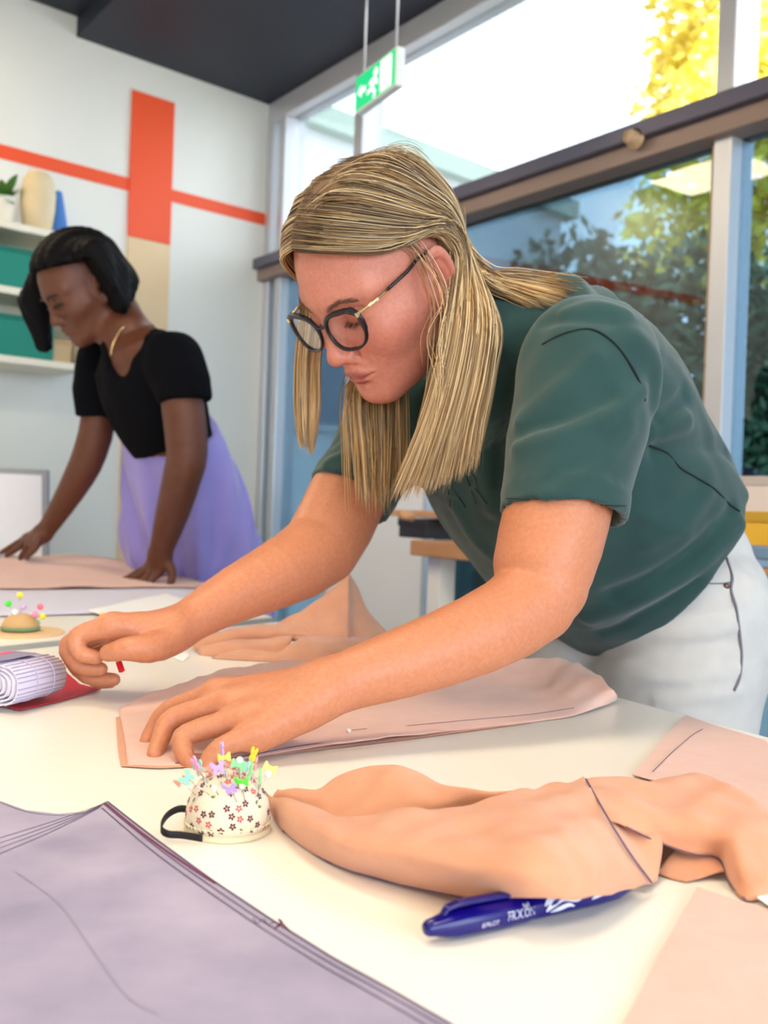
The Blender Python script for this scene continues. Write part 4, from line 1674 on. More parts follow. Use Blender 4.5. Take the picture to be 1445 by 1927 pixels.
c3 = [   # the standing peak
    [(466, 1207, 1.395), (470, 1200, 1.405), (474, 1196, 1.415)],
    [(545, 1205, 1.395), (548, 1180, 1.415), (553, 1156, 1.435)],
    [(606, 1204, 1.400), (606, 1162, 1.425), (608, 1121, 1.450)],
    [(648, 1203, 1.400), (649, 1143, 1.430), (651, 1086, 1.462)],
    [(656, 1204, 1.405), (657, 1140, 1.436), (657, 1081, 1.468)],
    [(668, 1206, 1.420), (665, 1144, 1.455), (664, 1090, 1.480)],
    [(704, 1206, 1.440), (690, 1156, 1.470), (678, 1116, 1.495)],
    [(744, 1204, 1.470), (712, 1172, 1.490), (690, 1150, 1.510)]]
crum = cloth('crumpled_fabric', 'crumpled pink fabric with a pointed peak behind the crossed forearms', [[[pk(*a) for a in r] for r in s] for s in (c1, c1b, c2, c3)], mat('tan_pink_linen', srgb(214, 160, 132), rough=.85, spec=.2, noise=(40, srgb(202, 146, 118), .3), bump=(600, .3), sheen=.3), ripple=.0012)
edge_line(crum, [pk(650, 1086, 1.462), pk(649, 1145, 1.432), pk(651, 1204, 1.402)], .0009, M_PINK2, 'seam_highlight')  # paler tube paints the bright highlight along the peak's upright seam
edge_line(crum, [pk(500, 1212, 1.395), pk(545, 1208, 1.392), pk(600, 1206, 1.398), pk(650, 1202, 1.400)], .0010, M_SEAM, 'shadow_seam') if False else None

# ---------------------------------------------------------------- paper pattern with drawn lines
M_PAPER = mat('lilac_tissue_paper', srgb(178, 170, 192), rough=.75, spec=.25, noise=(17, srgb(140, 134, 160), .30))
pat = flat('paper_pattern', 'lilac grey tissue paper sewing pattern with drawn seam lines', [(-120, 1440), (-40, 1490), (0, 1508), (50, 1526), (110, 1533), (160, 1528), (203, 1508), (300, 1583), (400, 1655), (515, 1732), (620, 1797), (730, 1858), (850, 1927), (960, 1990), (700, 2250), (200, 2250), (-200, 1927)], M_PAPER, h=.0008, th=.0003, cat='paper', wav=.0003)


def drawn(pts, w, m, h=.0016, name='drawn_line'):
    pl = catmull([hz(a, b, h) for a, b in pts], 5)
    T = np.gradient(pl, axis=0)
    T /= np.linalg.norm(T, axis=1)[:, None]
    Sd = np.cross(UP, T) * w
    V = [v for q, s in zip(pl, Sd) for v in (q - s, q + s)]
    return mk(name, V, [(2 * i, 2 * i + 1, 2 * i + 3, 2 * i + 2) for i in range(len(pl) - 1)], m, pat, smooth=False)


M_MAROON = mat('maroon_ink', srgb(112, 36, 78), rough=.6)
M_PENCIL = mat('pencil_grey', srgb(140, 136, 158), rough=.7)
drawn([(203, 1509), (300, 1584), (400, 1656), (515, 1733), (620, 1798), (730, 1859), (850, 1928)], .0006, M_INK)
drawn([(195, 1512), (290, 1590), (390, 1662), (505, 1740), (612, 1806), (720, 1866), (835, 1932)], .00045, M_INK)
drawn([(192, 1520), (282, 1597), (382, 1670), (496, 1748), (602, 1814), (706, 1873), (800, 1928)], .00045, M_INK)
drawn([(198, 1511), (260, 1562), (330, 1613), (406, 1662)], .0009, M_MAROON)
for k, y in enumerate((1575, 1586, 1597, 1609)):
    drawn([(194 - 2 * k, 1513 + 2 * k), (100, 1545 + 6 * k), (-40, y + 14)], .00035, M_INK)
drawn([(0, 1509), (50, 1527), (110, 1534), (160, 1529), (200, 1509)], .0003, M_INK)
drawn([(30, 1640), (110, 1700), (165, 1775), (215, 1845), (250, 1885), (298, 1908)], .0003, M_PENCIL)
drawn([(476, 1727), (484, 1737), (496, 1729), (504, 1740), (516, 1733)], .0003, M_INK)
drawn([(516, 1748), (530, 1736), (524, 1730), (545, 1752)], .0006, M_MAROON)

# ---------------------------------------------------------------- wrist pincushion
PC = tb(428, 1562)
PR = .0268
_px = unit(CR - UP * (CR @ UP))
_py = np.cross(UP, _px)
cush = thing('pincushion', 'floral fabric wrist pincushion with a black elastic loop', 'pincushion', PC)
prof = [(.0001, .0385), (.006, .0382), (.012, .0366), (.018, .0326), (.0225, .0268), (.0256, .0198), (.0270, .0128), (.0268, .0070), (.0258, .0035)]
prof = [tuple(q) for q in catmull(prof, 3)]
M_CUSH = mat('cream_cotton', srgb(228, 214, 188), rough=.8, bump=(500, .2), sheen=.2)
MB().lathe(prof, PC, 40, [_px, _py, UP]).build('cushion', M_CUSH, cush, smooth=True)
cush_o = cush.children[0]
MB().lathe([(.0258, .004), (.0275, .0042), (.0278, .0010), (.0270, 0), (.0001, 0)], PC, 40, [_px, _py, UP]).build('base_disc', mat('cream_braid', srgb(226, 212, 180), rough=.8, bump=(900, .5)), cush, smooth=True)
lace = MB()
for i in range(44):
    a = 2 * math.pi * i / 44
    q = PC + (_px * math.cos(a) + _py * math.sin(a)) * .0276 + UP * .0062
    tdir = -_px * math.sin(a) + _py * math.cos(a)
    lace.tube([q + tdir * (.0021 * math.cos(b)) + UP * (.0016 * math.sin(b)) for b in np.linspace(0, 3.14, 6)], .00045, 4)
lace.build('lace_trim', mat('lace_thread', srgb(240, 228, 198), rough=.8), cush, smooth=True)


def cush_pt(a, t, off=.0002):
    """a azimuth, t 0 base .. 1 top"""
    pr = np.array(prof)[::-1]
    k = t * (len(pr) - 1)
    i = min(int(k), len(pr) - 2)
    r, z = pr[i] * (1 - k + i) + pr[i + 1] * (k - i)
    r2, z2 = pr[i + 1] - pr[i]
    e = _px * math.cos(a) + _py * math.sin(a)
    n = unit(e * z2 - UP * r2)
    tu = unit(e * r2 + UP * z2)
    return PC + e * r + UP * z + n * off, n, tu, np.cross(n, tu)


fl = {'maroon_petals': MB(), 'coral_petals': MB(), 'leaf_sprigs': MB()}
pr_rng = random.Random(4)
spots = []
tries = 0
while len(spots) < 105 and tries < 6000:
    tries += 1
    a, t = pr_rng.uniform(0, 6.283), 1 - pr_rng.random() ** .8
    q = cush_pt(a, t)[0]
    if all(np.linalg.norm(q - s) > .0052 for s in spots) and t > .08 and t < .93:
        spots.append(q)
        q, n, tu, sd = cush_pt(a, t, .00025)
        kind = pr_rng.random()
        rot = pr_rng.uniform(0, 6.28)
        key = 'maroon_petals' if kind < .5 else ('coral_petals' if kind < .78 else 'leaf_sprigs')
        if key == 'leaf_sprigs':
            for k in range(3):
                dv = tu * math.cos(rot + k * .7) + sd * math.sin(rot + k * .7)
                sv = np.cross(n, dv)
                c = q + dv * .0014
                fl[key].add([c - dv * .0013, c - sv * .0004, c + dv * .0013, c + sv * .0004], [(0, 1, 2, 3)])
        else:
            for k in range(5):
                b = rot + k * 1.2566
                dv = tu * math.cos(b) + sd * math.sin(b)
                sv = np.cross(n, dv)
                c = q + dv * .0014
                fl[key].add([c + dv * .0010 * math.cos(x) + sv * .0007 * math.sin(x) for x in np.linspace(0, 6.283, 8)[:-1]], [tuple(range(7))])
for key, colr in (('maroon_petals', (98, 16, 46)), ('coral_petals', (206, 92, 88)), ('leaf_sprigs', (96, 94, 62))):
    fl[key].build(key, mat(key, srgb(*colr), rough=.8), cush_o)
loop = catmull([hz(392, 1556, .008), hz(374, 1538, .012), hz(356, 1524, .013), hz(336, 1522, .013), hz(316, 1532, .011), hz(304, 1548, .009), hz(303, 1562, .007), hz(316, 1570, .006), hz(342, 1572, .005), hz(380, 1578, .005)], 5)
loop = np.array([A3(*q) for q in loop])
lp = []
for q in loop:
    lp += [q + UP * .0022, q - UP * .0022]
_ob = mk('elastic_loop', lp, [(2 * i, 2 * i + 1, 2 * i + 3, 2 * i + 2) for i in range(len(loop) - 1)], mat('black_elastic', srgb(24, 20, 26), rough=.8), cush)
_md = _ob.modifiers.new('thickness', 'SOLIDIFY')
_md.thickness = .0009

PCOL = {'mint': (140, 226, 184), 'coral': (246, 160, 140), 'pink': (250, 160, 206), 'teal': (150, 212, 200), 'lavender': (190, 156, 220), 'yellow': (240, 224, 110), 'bright yellow': (250, 224, 30), 'green': (132, 226, 140), 'bright green': (96, 226, 60)}
PINS = [('butterfly', 'mint', (353, 1465), (394, 1496), 1, 'leftmost but one'), ('bow', 'coral', (341, 1470), (368, 1497), .8, 'leftmost, behind the mint one'),
        ('butterfly', 'pink', (368, 1438), (391, 1483), .35, 'standing tall on the left'), ('bow', 'coral', (386, 1448), (391, 1476), 1, 'beside the pink butterfly'), ('butterfly', 'teal', (375, 1447), (388, 1474), .7, 'behind the pink butterfly'),
        ('butterfly', 'lavender', (410, 1447), (419, 1487), 1, 'facing front, left of the middle'), ('butterfly', 'lavender', (418, 1410), (421, 1464), .15, 'topmost, seen edge-on'), ('bow', 'yellow', (422, 1426), (427, 1467), .9, 'tilted, at the middle top'),
        ('bow', 'coral', (425, 1438), (424, 1465), 1, 'below the tilted yellow bow'), ('bow', 'green', (448, 1439), (436, 1479), 1, 'right of the middle'), ('butterfly', 'teal', (460, 1442), (452, 1466), .9, 'behind the green bow'),
        ('butterfly', 'bright yellow', (476, 1421), (455, 1487), .4, 'tallest on the right'), ('butterfly', 'coral', (480, 1439), (473, 1476), .12, 'edge-on, behind the bright yellow one'), ('butterfly', 'green', (471, 1454), (456, 1491), .15, 'edge-on, leaning right'),
        ('bow', 'bright green', (454, 1471), (461, 1509), .9, 'low, close to the cushion'), ('butterfly', 'lavender', (434, 1485), (446, 1510), .9, 'lowest, lying near the cushion'), ('butterfly', 'green', (489, 1464), (486, 1484), .12, 'edge-on, far right'), ('bow', 'yellow', (508, 1445), (481, 1500), 1, 'rightmost')]


def cush_hit(px, py):
    r = ray(px, py)
    best = None
    for d in np.arange(.58, .74, .0006):
        q = CAMP + r * d - PC
        e = math.hypot(q @ _px, q @ _py)
        z = q @ UP
        if 0 < z < .0385:
            pr = np.array(prof)
            rr = np.interp(z, pr[::-1, 1], pr[::-1, 0])
            if e <= rr:
                return CAMP + r * d
    return CAMP + r * .655


def head_shape(kind):
    if kind == 'butterfly':
        half = [(0, -.0006), (.0012, -.0026), (.0030, -.0030), (.0036, -.0014), (.0026, .0002), (.0042, .0014), (.0044, .0036), (.0028, .0040), (.0010, .0022), (0, .0012)]
    else:
        half = [(0, -.0012), (.0012, -.0011), (.0034, -.0026), (.0042, -.0022), (.0042, .0022), (.0034, .0026), (.0012, .0011), (0, .0012)]
    return half + [(-x, y) for x, y in half[::-1][1:-1]]


for kind, cn, hp, tp, face, where in PINS:
    tip = cush_hit(*tp)
    d = (tip - CAMP) @ CF
    head = P(hp[0], hp[1], d + (.004 if hp[1] < 1450 else -.006))
    t = thing('flat_head_pin', 'pin with a %s %s head in the pincushion, %s' % (cn, kind, where), 'pin', tip, 'pins in the floral pincushion')
    ax = unit(head - tip)
    MB().tube([tip - ax * .006, head], .00032, 6).build('shaft', M_STEEL, t, smooth=True)
    ang = math.acos(min(1, face))
    side = unit(np.cross(ax, unit(CAMP - head)))
    fr_ = unit(np.cross(side, ax))
    sd = side * math.cos(ang) + fr_ * math.sin(ang)
    nn = unit(np.cross(sd, ax))
    poly = [head + sd * x * 1.05 + ax * y * 1.25 for x, y in head_shape(kind)]
    MB().prism([q - nn * .0006 for q in poly], nn, .0012).build('pin_head', mat(cn.replace(' ', '_') + '_plastic', srgb(*PCOL[cn]), rough=.35, sss=.0), t, bevel=.0003)
for hp, tp, wh in (((451, 1430), (450, 1466), 'in the pincushion behind the green bow pin'), ((505, 1456), (486, 1486), 'in the pincushion below the rightmost yellow bow pin'), ((403, 1483), (411, 1496), 'low on the left of the pincushion'), ((455, 1480), (459, 1497), 'in the pincushion under the bright green bow pin')):
    tip = cush_hit(*tp)
    pearl_pin('small white pearl-headed pin ' + wh, P(hp[0], hp[1], (tip - CAMP) @ CF - .003), tip, 'pins in the floral pincushion')
thread = MB().tube(catmull([PC + _px * .020 - _py * .018 + UP * .010, P(490, 1575, .640), P(489, 1600, .635) * 1.0, hz(486, 1612, .001)], 6), .00018, 4)
tag(thread.build('loose_thread', mat('cream_thread', srgb(236, 214, 170), rough=.7), smooth=True), 'fine cream thread hanging from the floral pincushion', 'thread')

# ---------------------------------------------------------------- blue pen
p0, p1 = hz(798, 1748, .0078), hz(1165, 1670, .0072)
pa = unit(p1 - p0)
plen = .140
pu = unit(UP - pa * (UP @ pa))
ps = np.cross(pa, pu)
pen = thing('pen', 'dark blue ball pen with white lettering half under the pink fabric', 'pen', (p0[0], p0[1], TZ))
M_PEN = mat('dark_blue_plastic', srgb(12, 4, 104), rough=.2, spec=.45)
pp = [(.0001, 0), (.0028, .0003), (.0040, .002), (.0046, .006), (.0062, .012), (.0070, .018), (.0074, .03), (.0074, .052), (.0070, .062), (.0066, .064)]
MB().lathe(pp, p0, 24, [pu, ps, pa]).build('cap', M_PEN, pen, smooth=True)
MB().lathe([(.0066, .0635), (.0067, .066), (.0066, .11), (.0058, .125), (.003, .136), (.0008, .140)], p0, 24, [pu, ps, pa]).build('barrel', M_PEN, pen, smooth=True)
cb = MB()
ring = []
for t, h, w in ((.010, .0058, .0020), (.013, .0092, .0024), (.020, .0106, .0026), (.045, .0102, .0026), (.054, .0098, .0024)):
    c = p0 + pa * t
    up_ = unit(pu * .8 - ps * .6) if False else pu
    ring.append([c + up_ * h + ps * w, c + up_ * h - ps * w, c + up_ * (h - .0022) - ps * w, c + up_ * (h - .0022) + ps * w])
cb.add([v for r in ring for v in r], [(i * 4 + k, i * 4 + (k + 1) % 4, (i + 1) * 4 + (k + 1) % 4, (i + 1) * 4 + k) for i in range(4) for k in range(4)] + [(0, 1, 2, 3), (16, 19, 18, 17)])
cb.build('clip', M_PEN, pen, bevel=.0006)
M_SILV = mat('silver_print', srgb(216, 216, 230), rough=.35)


def on_pen(body, size, t, phi, sx=1.0):
    """lettering wrapped on the barrel, phi from the top towards the camera"""
    TV, TF = text_mesh(body, size)
    V = []
    for x, y, z in TV:
        tt = t + x * sx
        r = np.interp(tt, [q[1] for q in pp] + [.066, .11, .125], [q[0] for q in pp] + [.0067, .0066, .0058]) + .00012
        a = phi - y / .0072
        V.append(p0 + pa * tt + (pu * math.cos(a) - ps * math.sin(a) * SGN) * r)
    return mk('lettering', V, TF, M_SILV, pen, smooth=False)


SGN = 1.0 if (ps @ unit(CAMP - p0)) < 0 else -1.0
on_pen('PILOT', .0032, .036, 1.72)
on_pen('FRIXION', .0062, .0545, 1.50, .75)
on_pen('ball', .0030, .0580, .98)
on_pen('6', .0040, .0305, 1.72)


def on_barrel(tt, a, off=.00012):
    r = np.interp(tt, [q[1] for q in pp] + [.066, .11, .125], [q[0] for q in pp] + [.0067, .0066, .0058]) + off
    return p0 + pa * tt + (pu * math.cos(a) - ps * math.sin(a) * SGN) * r


def flame(path, widths):
    pl = catmull([(a, b, w) for (a, b), w in zip(path, widths)], 6)
    V = []
    for i in range(len(pl)):
        j0, j1 = max(0, i - 1), min(len(pl) - 1, i + 1)
        dx, dy = pl[j1][0] - pl[j0][0], (pl[j1][1] - pl[j0][1]) * .0066
        n = math.hypot(dx, dy) + 1e-9
        w = pl[i][2]
        V += [on_barrel(pl[i][0] - dy / n * w, pl[i][1] + dx / n * w / .0066), on_barrel(pl[i][0] + dy / n * w, pl[i][1] - dx / n * w / .0066)]
    mk('flame_print', V, [(2 * i, 2 * i + 1, 2 * i + 3, 2 * i + 2) for i in range(len(pl) - 1)], M_SILV, pen, smooth=False)


flame([(.071, 1.75), (.076, 1.25), (.083, 1.05), (.092, 1.25), (.098, 1.0)], [.0006, .0018, .0013, .0016, .0004])
flame([(.070, 1.3), (.074, .95), (.080, .75), (.090, .70), (.100, .55)], [.0004, .0014, .0010, .0012, .0003])
flame([(.074, 1.9), (.080, 1.75), (.086, 1.6), (.090, 1.8)], [.0003, .0012, .0010, .0003])
flame([(.102, 1.55), (.108, 1.30), (.115, 1.15), (.122, 1.25)], [.0003, .0013, .0011, .0003])

# ---------------------------------------------------------------- pencil in the far hand
q0, q1 = P(229, 1262, 1.026), P(206, 1196, 1.052)
pc = thing('pencil', 'thin wooden pencil with a red end held in the far hand over the table', 'pencil', q0)
ax_ = unit(q1 - q0)
MB().tube([q0 + ax_ * .009, q0 + ax_ * .075], .0034, 6).build('shaft', mat('yellow_wood', srgb(232, 186, 110), rough=.5), pc)
MB().tube([q0, q0 + ax_ * .0095], .0036, 6).build('painted_end', mat('red_lacquer', srgb(214, 26, 44), rough=.3), pc)

# ---------------------------------------------------------------- packet of white elastic
card = [(-60, 1296), (0, 1326), (36, 1337), (110, 1320), (190, 1298), (150, 1288), (120, 1262), (0, 1238), (-80, 1250)]
ep = thing('elastic_packet', 'packet of rolled white elastic on a red card in a clear sleeve', 'packet', tb(60, 1300))
W = [hz(a, b, .002) for a, b in card]
MB().prism(W, UP, .0008).build('red_card', mat('red_card', srgb(190, 24, 52), rough=.4), ep)
M_ELA = mat('white_elastic', srgb(222, 216, 228), rough=.75)
# roll: flattened spiral seen at its end, ribbed along its length
ra, rb = hz(34, 1296, .0258), hz(148, 1268, .0258)
rb = ra + unit(rb - ra) * .062
rdir = unit(rb - ra)
rw = unit(np.cross(UP, rdir))
if rw[1] < 0:
    rw = -rw
ext = MB()
for turn in range(6):
    k = 1 - turn * .155
    hw_, hh = .036 * k, .0200 * k
    sec = []
    for a in np.linspace(0, 2 * math.pi, 29):
        x, y = math.cos(a), math.sin(a)
        sec.append((hw_ * np.sign(x) * abs(x) ** .6, hh * np.sign(y) * abs(y) ** .8))
    base = ra + rw * .036
    for j in range(2):
        pass
    V = []
    for t in (0, .074):
        for (x, y), g in zip(sec, range(29)):
            V.append(base + rdir * t + rw * x + UP * (y + .0155 - .0155 + .001))
    V = [v + UP * 0 for v in V]
    Fc = [(i, i + 1, 29 + i + 1, 29 + i) for i in range(28)]
    b = len(ext.V)
    ext.add(V, Fc)
eo = ext.build('elastic_roll', M_ELA, ep, smooth=True)
_md = eo.modifiers.new('thickness', 'SOLIDIFY')
_md.thickness = .0014
_md.offset = -1
ribs = MB()
for k in range(30):
    a0 = -2.0 + k * .209
    sec = []
    x, y = math.cos(a0), math.sin(a0)
    q = ra + rw * (.036 + .0362 * np.sign(x) * abs(x) ** .6) + UP * (.0202 * np.sign(y) * abs(y) ** .8 + .001)
    ribs.tube([q, q + rdir * .074], .0007, 5)
ribs.build('elastic_ribs', mat('lilac_rib', srgb(176, 168, 192), rough=.8), ep, smooth=True)
for t in (.028, .054):
    pl = []
    for a in np.linspace(0, 2 * math.pi, 30):
        x, y = math.cos(a), math.sin(a)
        pl.append(ra + rdir * t + rw * (.036 + .0368 * np.sign(x) * abs(x) ** .6) + UP * (.0207 * np.sign(y) * abs(y) ** .8 + .001))
    MB().tube(pl, .0006, 5).build('band_edge', mat('lilac_edge', srgb(206, 196, 222), rough=.6), ep, smooth=True)
M_FILM = glassmat('clear_film', (.95, .94, .98), .04, .12, .15)
fm = []
for t in (-.012, .0, .02, .042, .062, .076):
    sec = []
    lift = 1.0 if -.005 < t < .066 else .45
    for a in np.linspace(0, math.pi, 13):
        x, y = math.cos(a), math.sin(a)
        sec.append(ra + rdir * t + rw * (.036 + .041 * np.sign(x) * abs(x) ** .6) + UP * (-.019 + .0425 * lift * abs(y) ** .7))
    fm.append(sec)
_v, _f, _ = grid_vf(fm, 3, 2)
mk('plastic_sleeve', _v, _f, M_FILM, ep)
pr_ = [ra + rdir * t + rw * s + UP * .0240 for t, s in ((.004, .022), (.058, .022), (.058, .052), (.004, .052))]
MB().prism(pr_, UP, .0003).build('printed_label', mat('lilac_label', srgb(150, 142, 176), rough=.4), ep)
pr_ = [ra + rdir * t + rw * s + UP * .0245 for t, s in ((.030, .046), (.052, .046), (.052, .054), (.030, .054))]
MB().prism(pr_, UP, .0003).build('pink_flash', mat('pink_print', srgb(240, 92, 130), rough=.4), ep)
# ================================================================ the woman in black at the second table
H2C = P(155, 540, 2.40)
_y2, _p2 = math.radians(216), math.radians(36)
_f2 = np.array([math.cos(_y2), math.sin(_y2), 0])
H2F = math.cos(_p2) * _f2 - math.sin(_p2) * _z
H2U = math.sin(_p2) * _f2 + math.cos(_p2) * _z
H2M = np.stack([H2F, np.cross(H2U, H2F), H2U])
LAT2 = unit((.55, -.835, 0))


def h2(f, l, u):
    return H2C + A3(f, l, u) @ H2M


s2 = Field()
N2 = P(238, 632, 2.42)
s2.add(lambda p: head_fn(p, H2C, H2M), H2C, .145)
s2.chain(Chain([N2, h2(-.045, 0, -.075), h2(-.015, 0, -.02)], [.056, .052, .05], 3), .03)
core = Tube2([P(318, 830, 2.48), P(285, 740, 2.45), P(258, 672, 2.42), P(240, 632, 2.41)], [.125, .140, .140, .07], [.085, .100, .085, .055], LAT2, 3)
s2.add(core, core.c, core.R, .03)
LA2 = [(330, 680, 2.28, .040), (345, 770, 2.27, .048), (352, 850, 2.27, .046), (345, 890, 2.275, .044), (326, 960, 2.31, .039), (308, 1020, 2.345, .030), (300, 1045, 2.36, .027)]
RA2 = [(182, 680, 2.55, .036), (186, 780, 2.55, .043), (170, 850, 2.56, .042), (150, 895, 2.57, .039), (118, 950, 2.60, .031), (92, 990, 2.62, .025), (80, 1004, 2.63, .024)]
s2.chain(Chain([P(*a[:3]) for a in LA2], [a[3] for a in LA2], 2), .02)
s2.chain(Chain([P(*a[:3]) for a in RA2], [a[3] for a in RA2], 2), .02)
f_, c_, R_ = hand([[(282, 1066, 2.40, .011), (258, 1078, 2.42, .009), (242, 1087, 2.42, .008), (226, 1093, 2.42, .0068)], [(284, 1070, 2.385, .011), (262, 1083, 2.39, .009), (246, 1092, 2.39, .008), (232, 1097, 2.39, .0068)], [(292, 1074, 2.37, .011), (276, 1088, 2.365, .009), (264, 1096, 2.36, .008), (254, 1101, 2.36, .0068)], [(300, 1076, 2.355, .010), (288, 1090, 2.345, .0085), (280, 1097, 2.34, .0075), (272, 1102, 2.34, .006)]],
                  [(312, 1056, 2.36, .014), (322, 1072, 2.34, .012), (324, 1086, 2.335, .010), (320, 1098, 2.33, .0075)], [(294, 1040, 2.375, .018), (298, 1042, 2.37, .018), (303, 1045, 2.36, .018), (308, 1048, 2.35, .016)], [((304, 1052, 2.37, .016), (296, 1068, 2.38, .013))])
s2.add(f_, c_, R_, .014)
f_, c_, R_ = hand([[(52, 1012, 2.66, .011), (30, 1024, 2.67, .009), (16, 1032, 2.68, .008), (2, 1040, 2.69, .0068)], [(55, 1016, 2.645, .011), (36, 1030, 2.65, .009), (24, 1038, 2.66, .008), (12, 1045, 2.66, .0068)], [(60, 1020, 2.63, .011), (48, 1036, 2.63, .009), (42, 1044, 2.63, .008), (38, 1050, 2.63, .0068)], [(66, 1022, 2.615, .010), (58, 1036, 2.61, .0085), (54, 1044, 2.61, .0075), (52, 1050, 2.61, .006)]],
                  [(74, 1014, 2.60, .013), (66, 1030, 2.59, .011), (58, 1040, 2.585, .009), (50, 1048, 2.58, .007)], [(78, 1000, 2.64, .017), (80, 1002, 2.635, .017), (82, 1005, 2.63, .017), (84, 1008, 2.62, .015)], [((78, 1010, 2.62, .014), (66, 1018, 2.63, .012))])
s2.add(f_, c_, R_, .014)
W2 = thing('person', 'woman with a black bob in a black top leaning on the background table', 'person', (-.55, 2.62, 0))
_V, _Fq = sdf_mesh(s2, P(150, 700, 2.45) - A3(.38, .36, .52), P(150, 700, 2.45) + A3(.42, .36, .42), .0044)
M_SKIN2 = mat('brown_skin', srgb(98, 56, 38), rough=.5, spec=.4, noise=(60, srgb(86, 47, 32), .3))
mk('body', _V, _Fq, M_SKIN2, W2)
# hair
hF2 = Field()


def cap2(p):
    q = (p - H2C) @ H2M.T
    d = ell(q, tuple(HCEN), tuple(HRAD + A3(.016, .022, .020)))
    d = smin(d, rcone(p, P(205, 520, 2.36), P(214, 565, 2.35), .052, .038), .03)
    d = smin(d, rcone(p, P(176, 480, 2.31), P(196, 575, 2.305), .040, .028), .03)
    d = smin(d, rcone(p, P(225, 530, 2.42), P(222, 572, 2.42), .045, .032), .03)
    reg = np.minimum(-(q[:, 2] - .046 - .36 * (q[:, 0] + .015)) * .92, q[:, 0] + .006)
    d = smax(d, reg, .012)
    lock = np.minimum(rcone(p, P(84, 510, 2.44), P(66, 570, 2.46), .030, .040), rcone(p, P(66, 570, 2.46), P(82, 648, 2.47), .040, .020))
    d = smin(d, lock, .02)
    return d + .0016 * np.sin(q[:, 1] * 260 + 30 * q[:, 2]) + .001 * np.sin(q[:, 0] * 400)


hF2.add(cap2, H2C, .22)
_V, _Fq = sdf_mesh(hF2, H2C - A3(.2, .2, .22), H2C + A3(.2, .2, .18), .0045)
mk('hair', _V, _Fq, mat('black_hair', srgb(7, 6, 10), rough=.7, spec=.12, bump=(300, .4, (1, 1, .1))), W2)
M_BROW2 = mat('black_brow', srgb(28, 18, 16), rough=.7)
for sg in (1, -1):
    for nm, u0, f0, r in (('eyebrow', .016, .092, .0030), ('eyelashes', -.008, .089, .0030)):
        MB().tube(catmull([h2(f0 + .004, sg * .013, u0 - .002), h2(f0 + .002, sg * .028, u0 + .002), h2(f0 - .012, sg * .044, u0 - .002)], 4), r, 6).build(nm, M_BROW2, W2, smooth=True)
# black top
t2 = Tube2([P(322, 838, 2.48), P(287, 742, 2.45), P(260, 676, 2.42), P(246, 642, 2.415)], [.138, .156, .152, .095], [.098, .116, .098, .07], LAT2, 3)
sl2a = Chain([P(326, 680, 2.30), P(342, 720, 2.28), P(350, 765, 2.275), P(352, 800, 2.275)], [.070, .066, .060, .058], 2)
sl2b = Chain([P(190, 676, 2.54), P(180, 730, 2.545), P(182, 788, 2.55), P(180, 820, 2.55)], [.060, .056, .052, .050], 2)
cA, nA = P(352, 756, 2.275), unit(P(352, 800, 2.275) - P(344, 715, 2.28) + A3(0, 0, 0))
cB, nB = P(180, 786, 2.55), unit(P(178, 830, 2.55) - P(182, 730, 2.545))


dn2 = unit(P(345, 905, 2.50) - P(318, 826, 2.48))


def top2(p):
    d = t2(p)
    d = smin(d, np.maximum(sl2a(p), (p - cA) @ nA), .03)
    d = smin(d, np.maximum(sl2b(p), (p - cB) @ nB), .03)
    v = rcone(p, P(202, 752, 2.30), P(222, 640, 2.31), .006, .062)
    v = np.minimum(v, rcone(p, P(222, 640, 2.31), P(228, 610, 2.34), .062, .07))
    v = np.minimum(v, rcone(p, P(225, 615, 2.34), P(240, 590, 2.36), .060, .085))
    d = smax(d, -v, .006)
    d = np.maximum(d, (p - P(322, 842, 2.48)) @ dn2)
    return d + cloth_noise(p, 30, .0015)


tF2 = Field()
tF2.add(top2, P(270, 730, 2.43), .36)
_V, _Fq = sdf_mesh(tF2, P(270, 730, 2.43) - A3(.28, .28, .26), P(270, 730, 2.43) + A3(.26, .28, .24), .006)
mk('black_top', _V, _Fq, mat('black_jersey', srgb(7, 8, 14), rough=.95, spec=.1), W2)
# lilac skirt
SK = [(318, 808, 2.49, .146, .110), (340, 900, 2.57, .186, .135), (356, 1000, 2.65, .218, .150), (368, 1110, 2.75, .245, .160)]
c_ = P(364, 1110, 2.55)
skp = [P(*a[:3]) for a in SK] + [A3(c_[0] + .01, c_[1] + .01, .45)]
sk = Tube2(skp, [a[3] for a in SK] + [.25], [a[4] for a in SK] + [.19], LAT2, 3)
kF = Field()
top_c, top_n = skp[0], unit(skp[0] - skp[1])


def skirt(p):
    q = p - sk.c
    a = np.arctan2(q[:, 1], q[:, 0])
    t = np.clip((skp[0][2] - p[:, 2]) / .3, 0, 1)
    d = sk(p) + t * .016 * (np.sin(a * 9 + 3 * p[:, 2] * 4) + .5 * np.sin(a * 17 + 1))
    return np.maximum(d * .8, np.maximum((p - top_c) @ top_n, .46 - p[:, 2]))


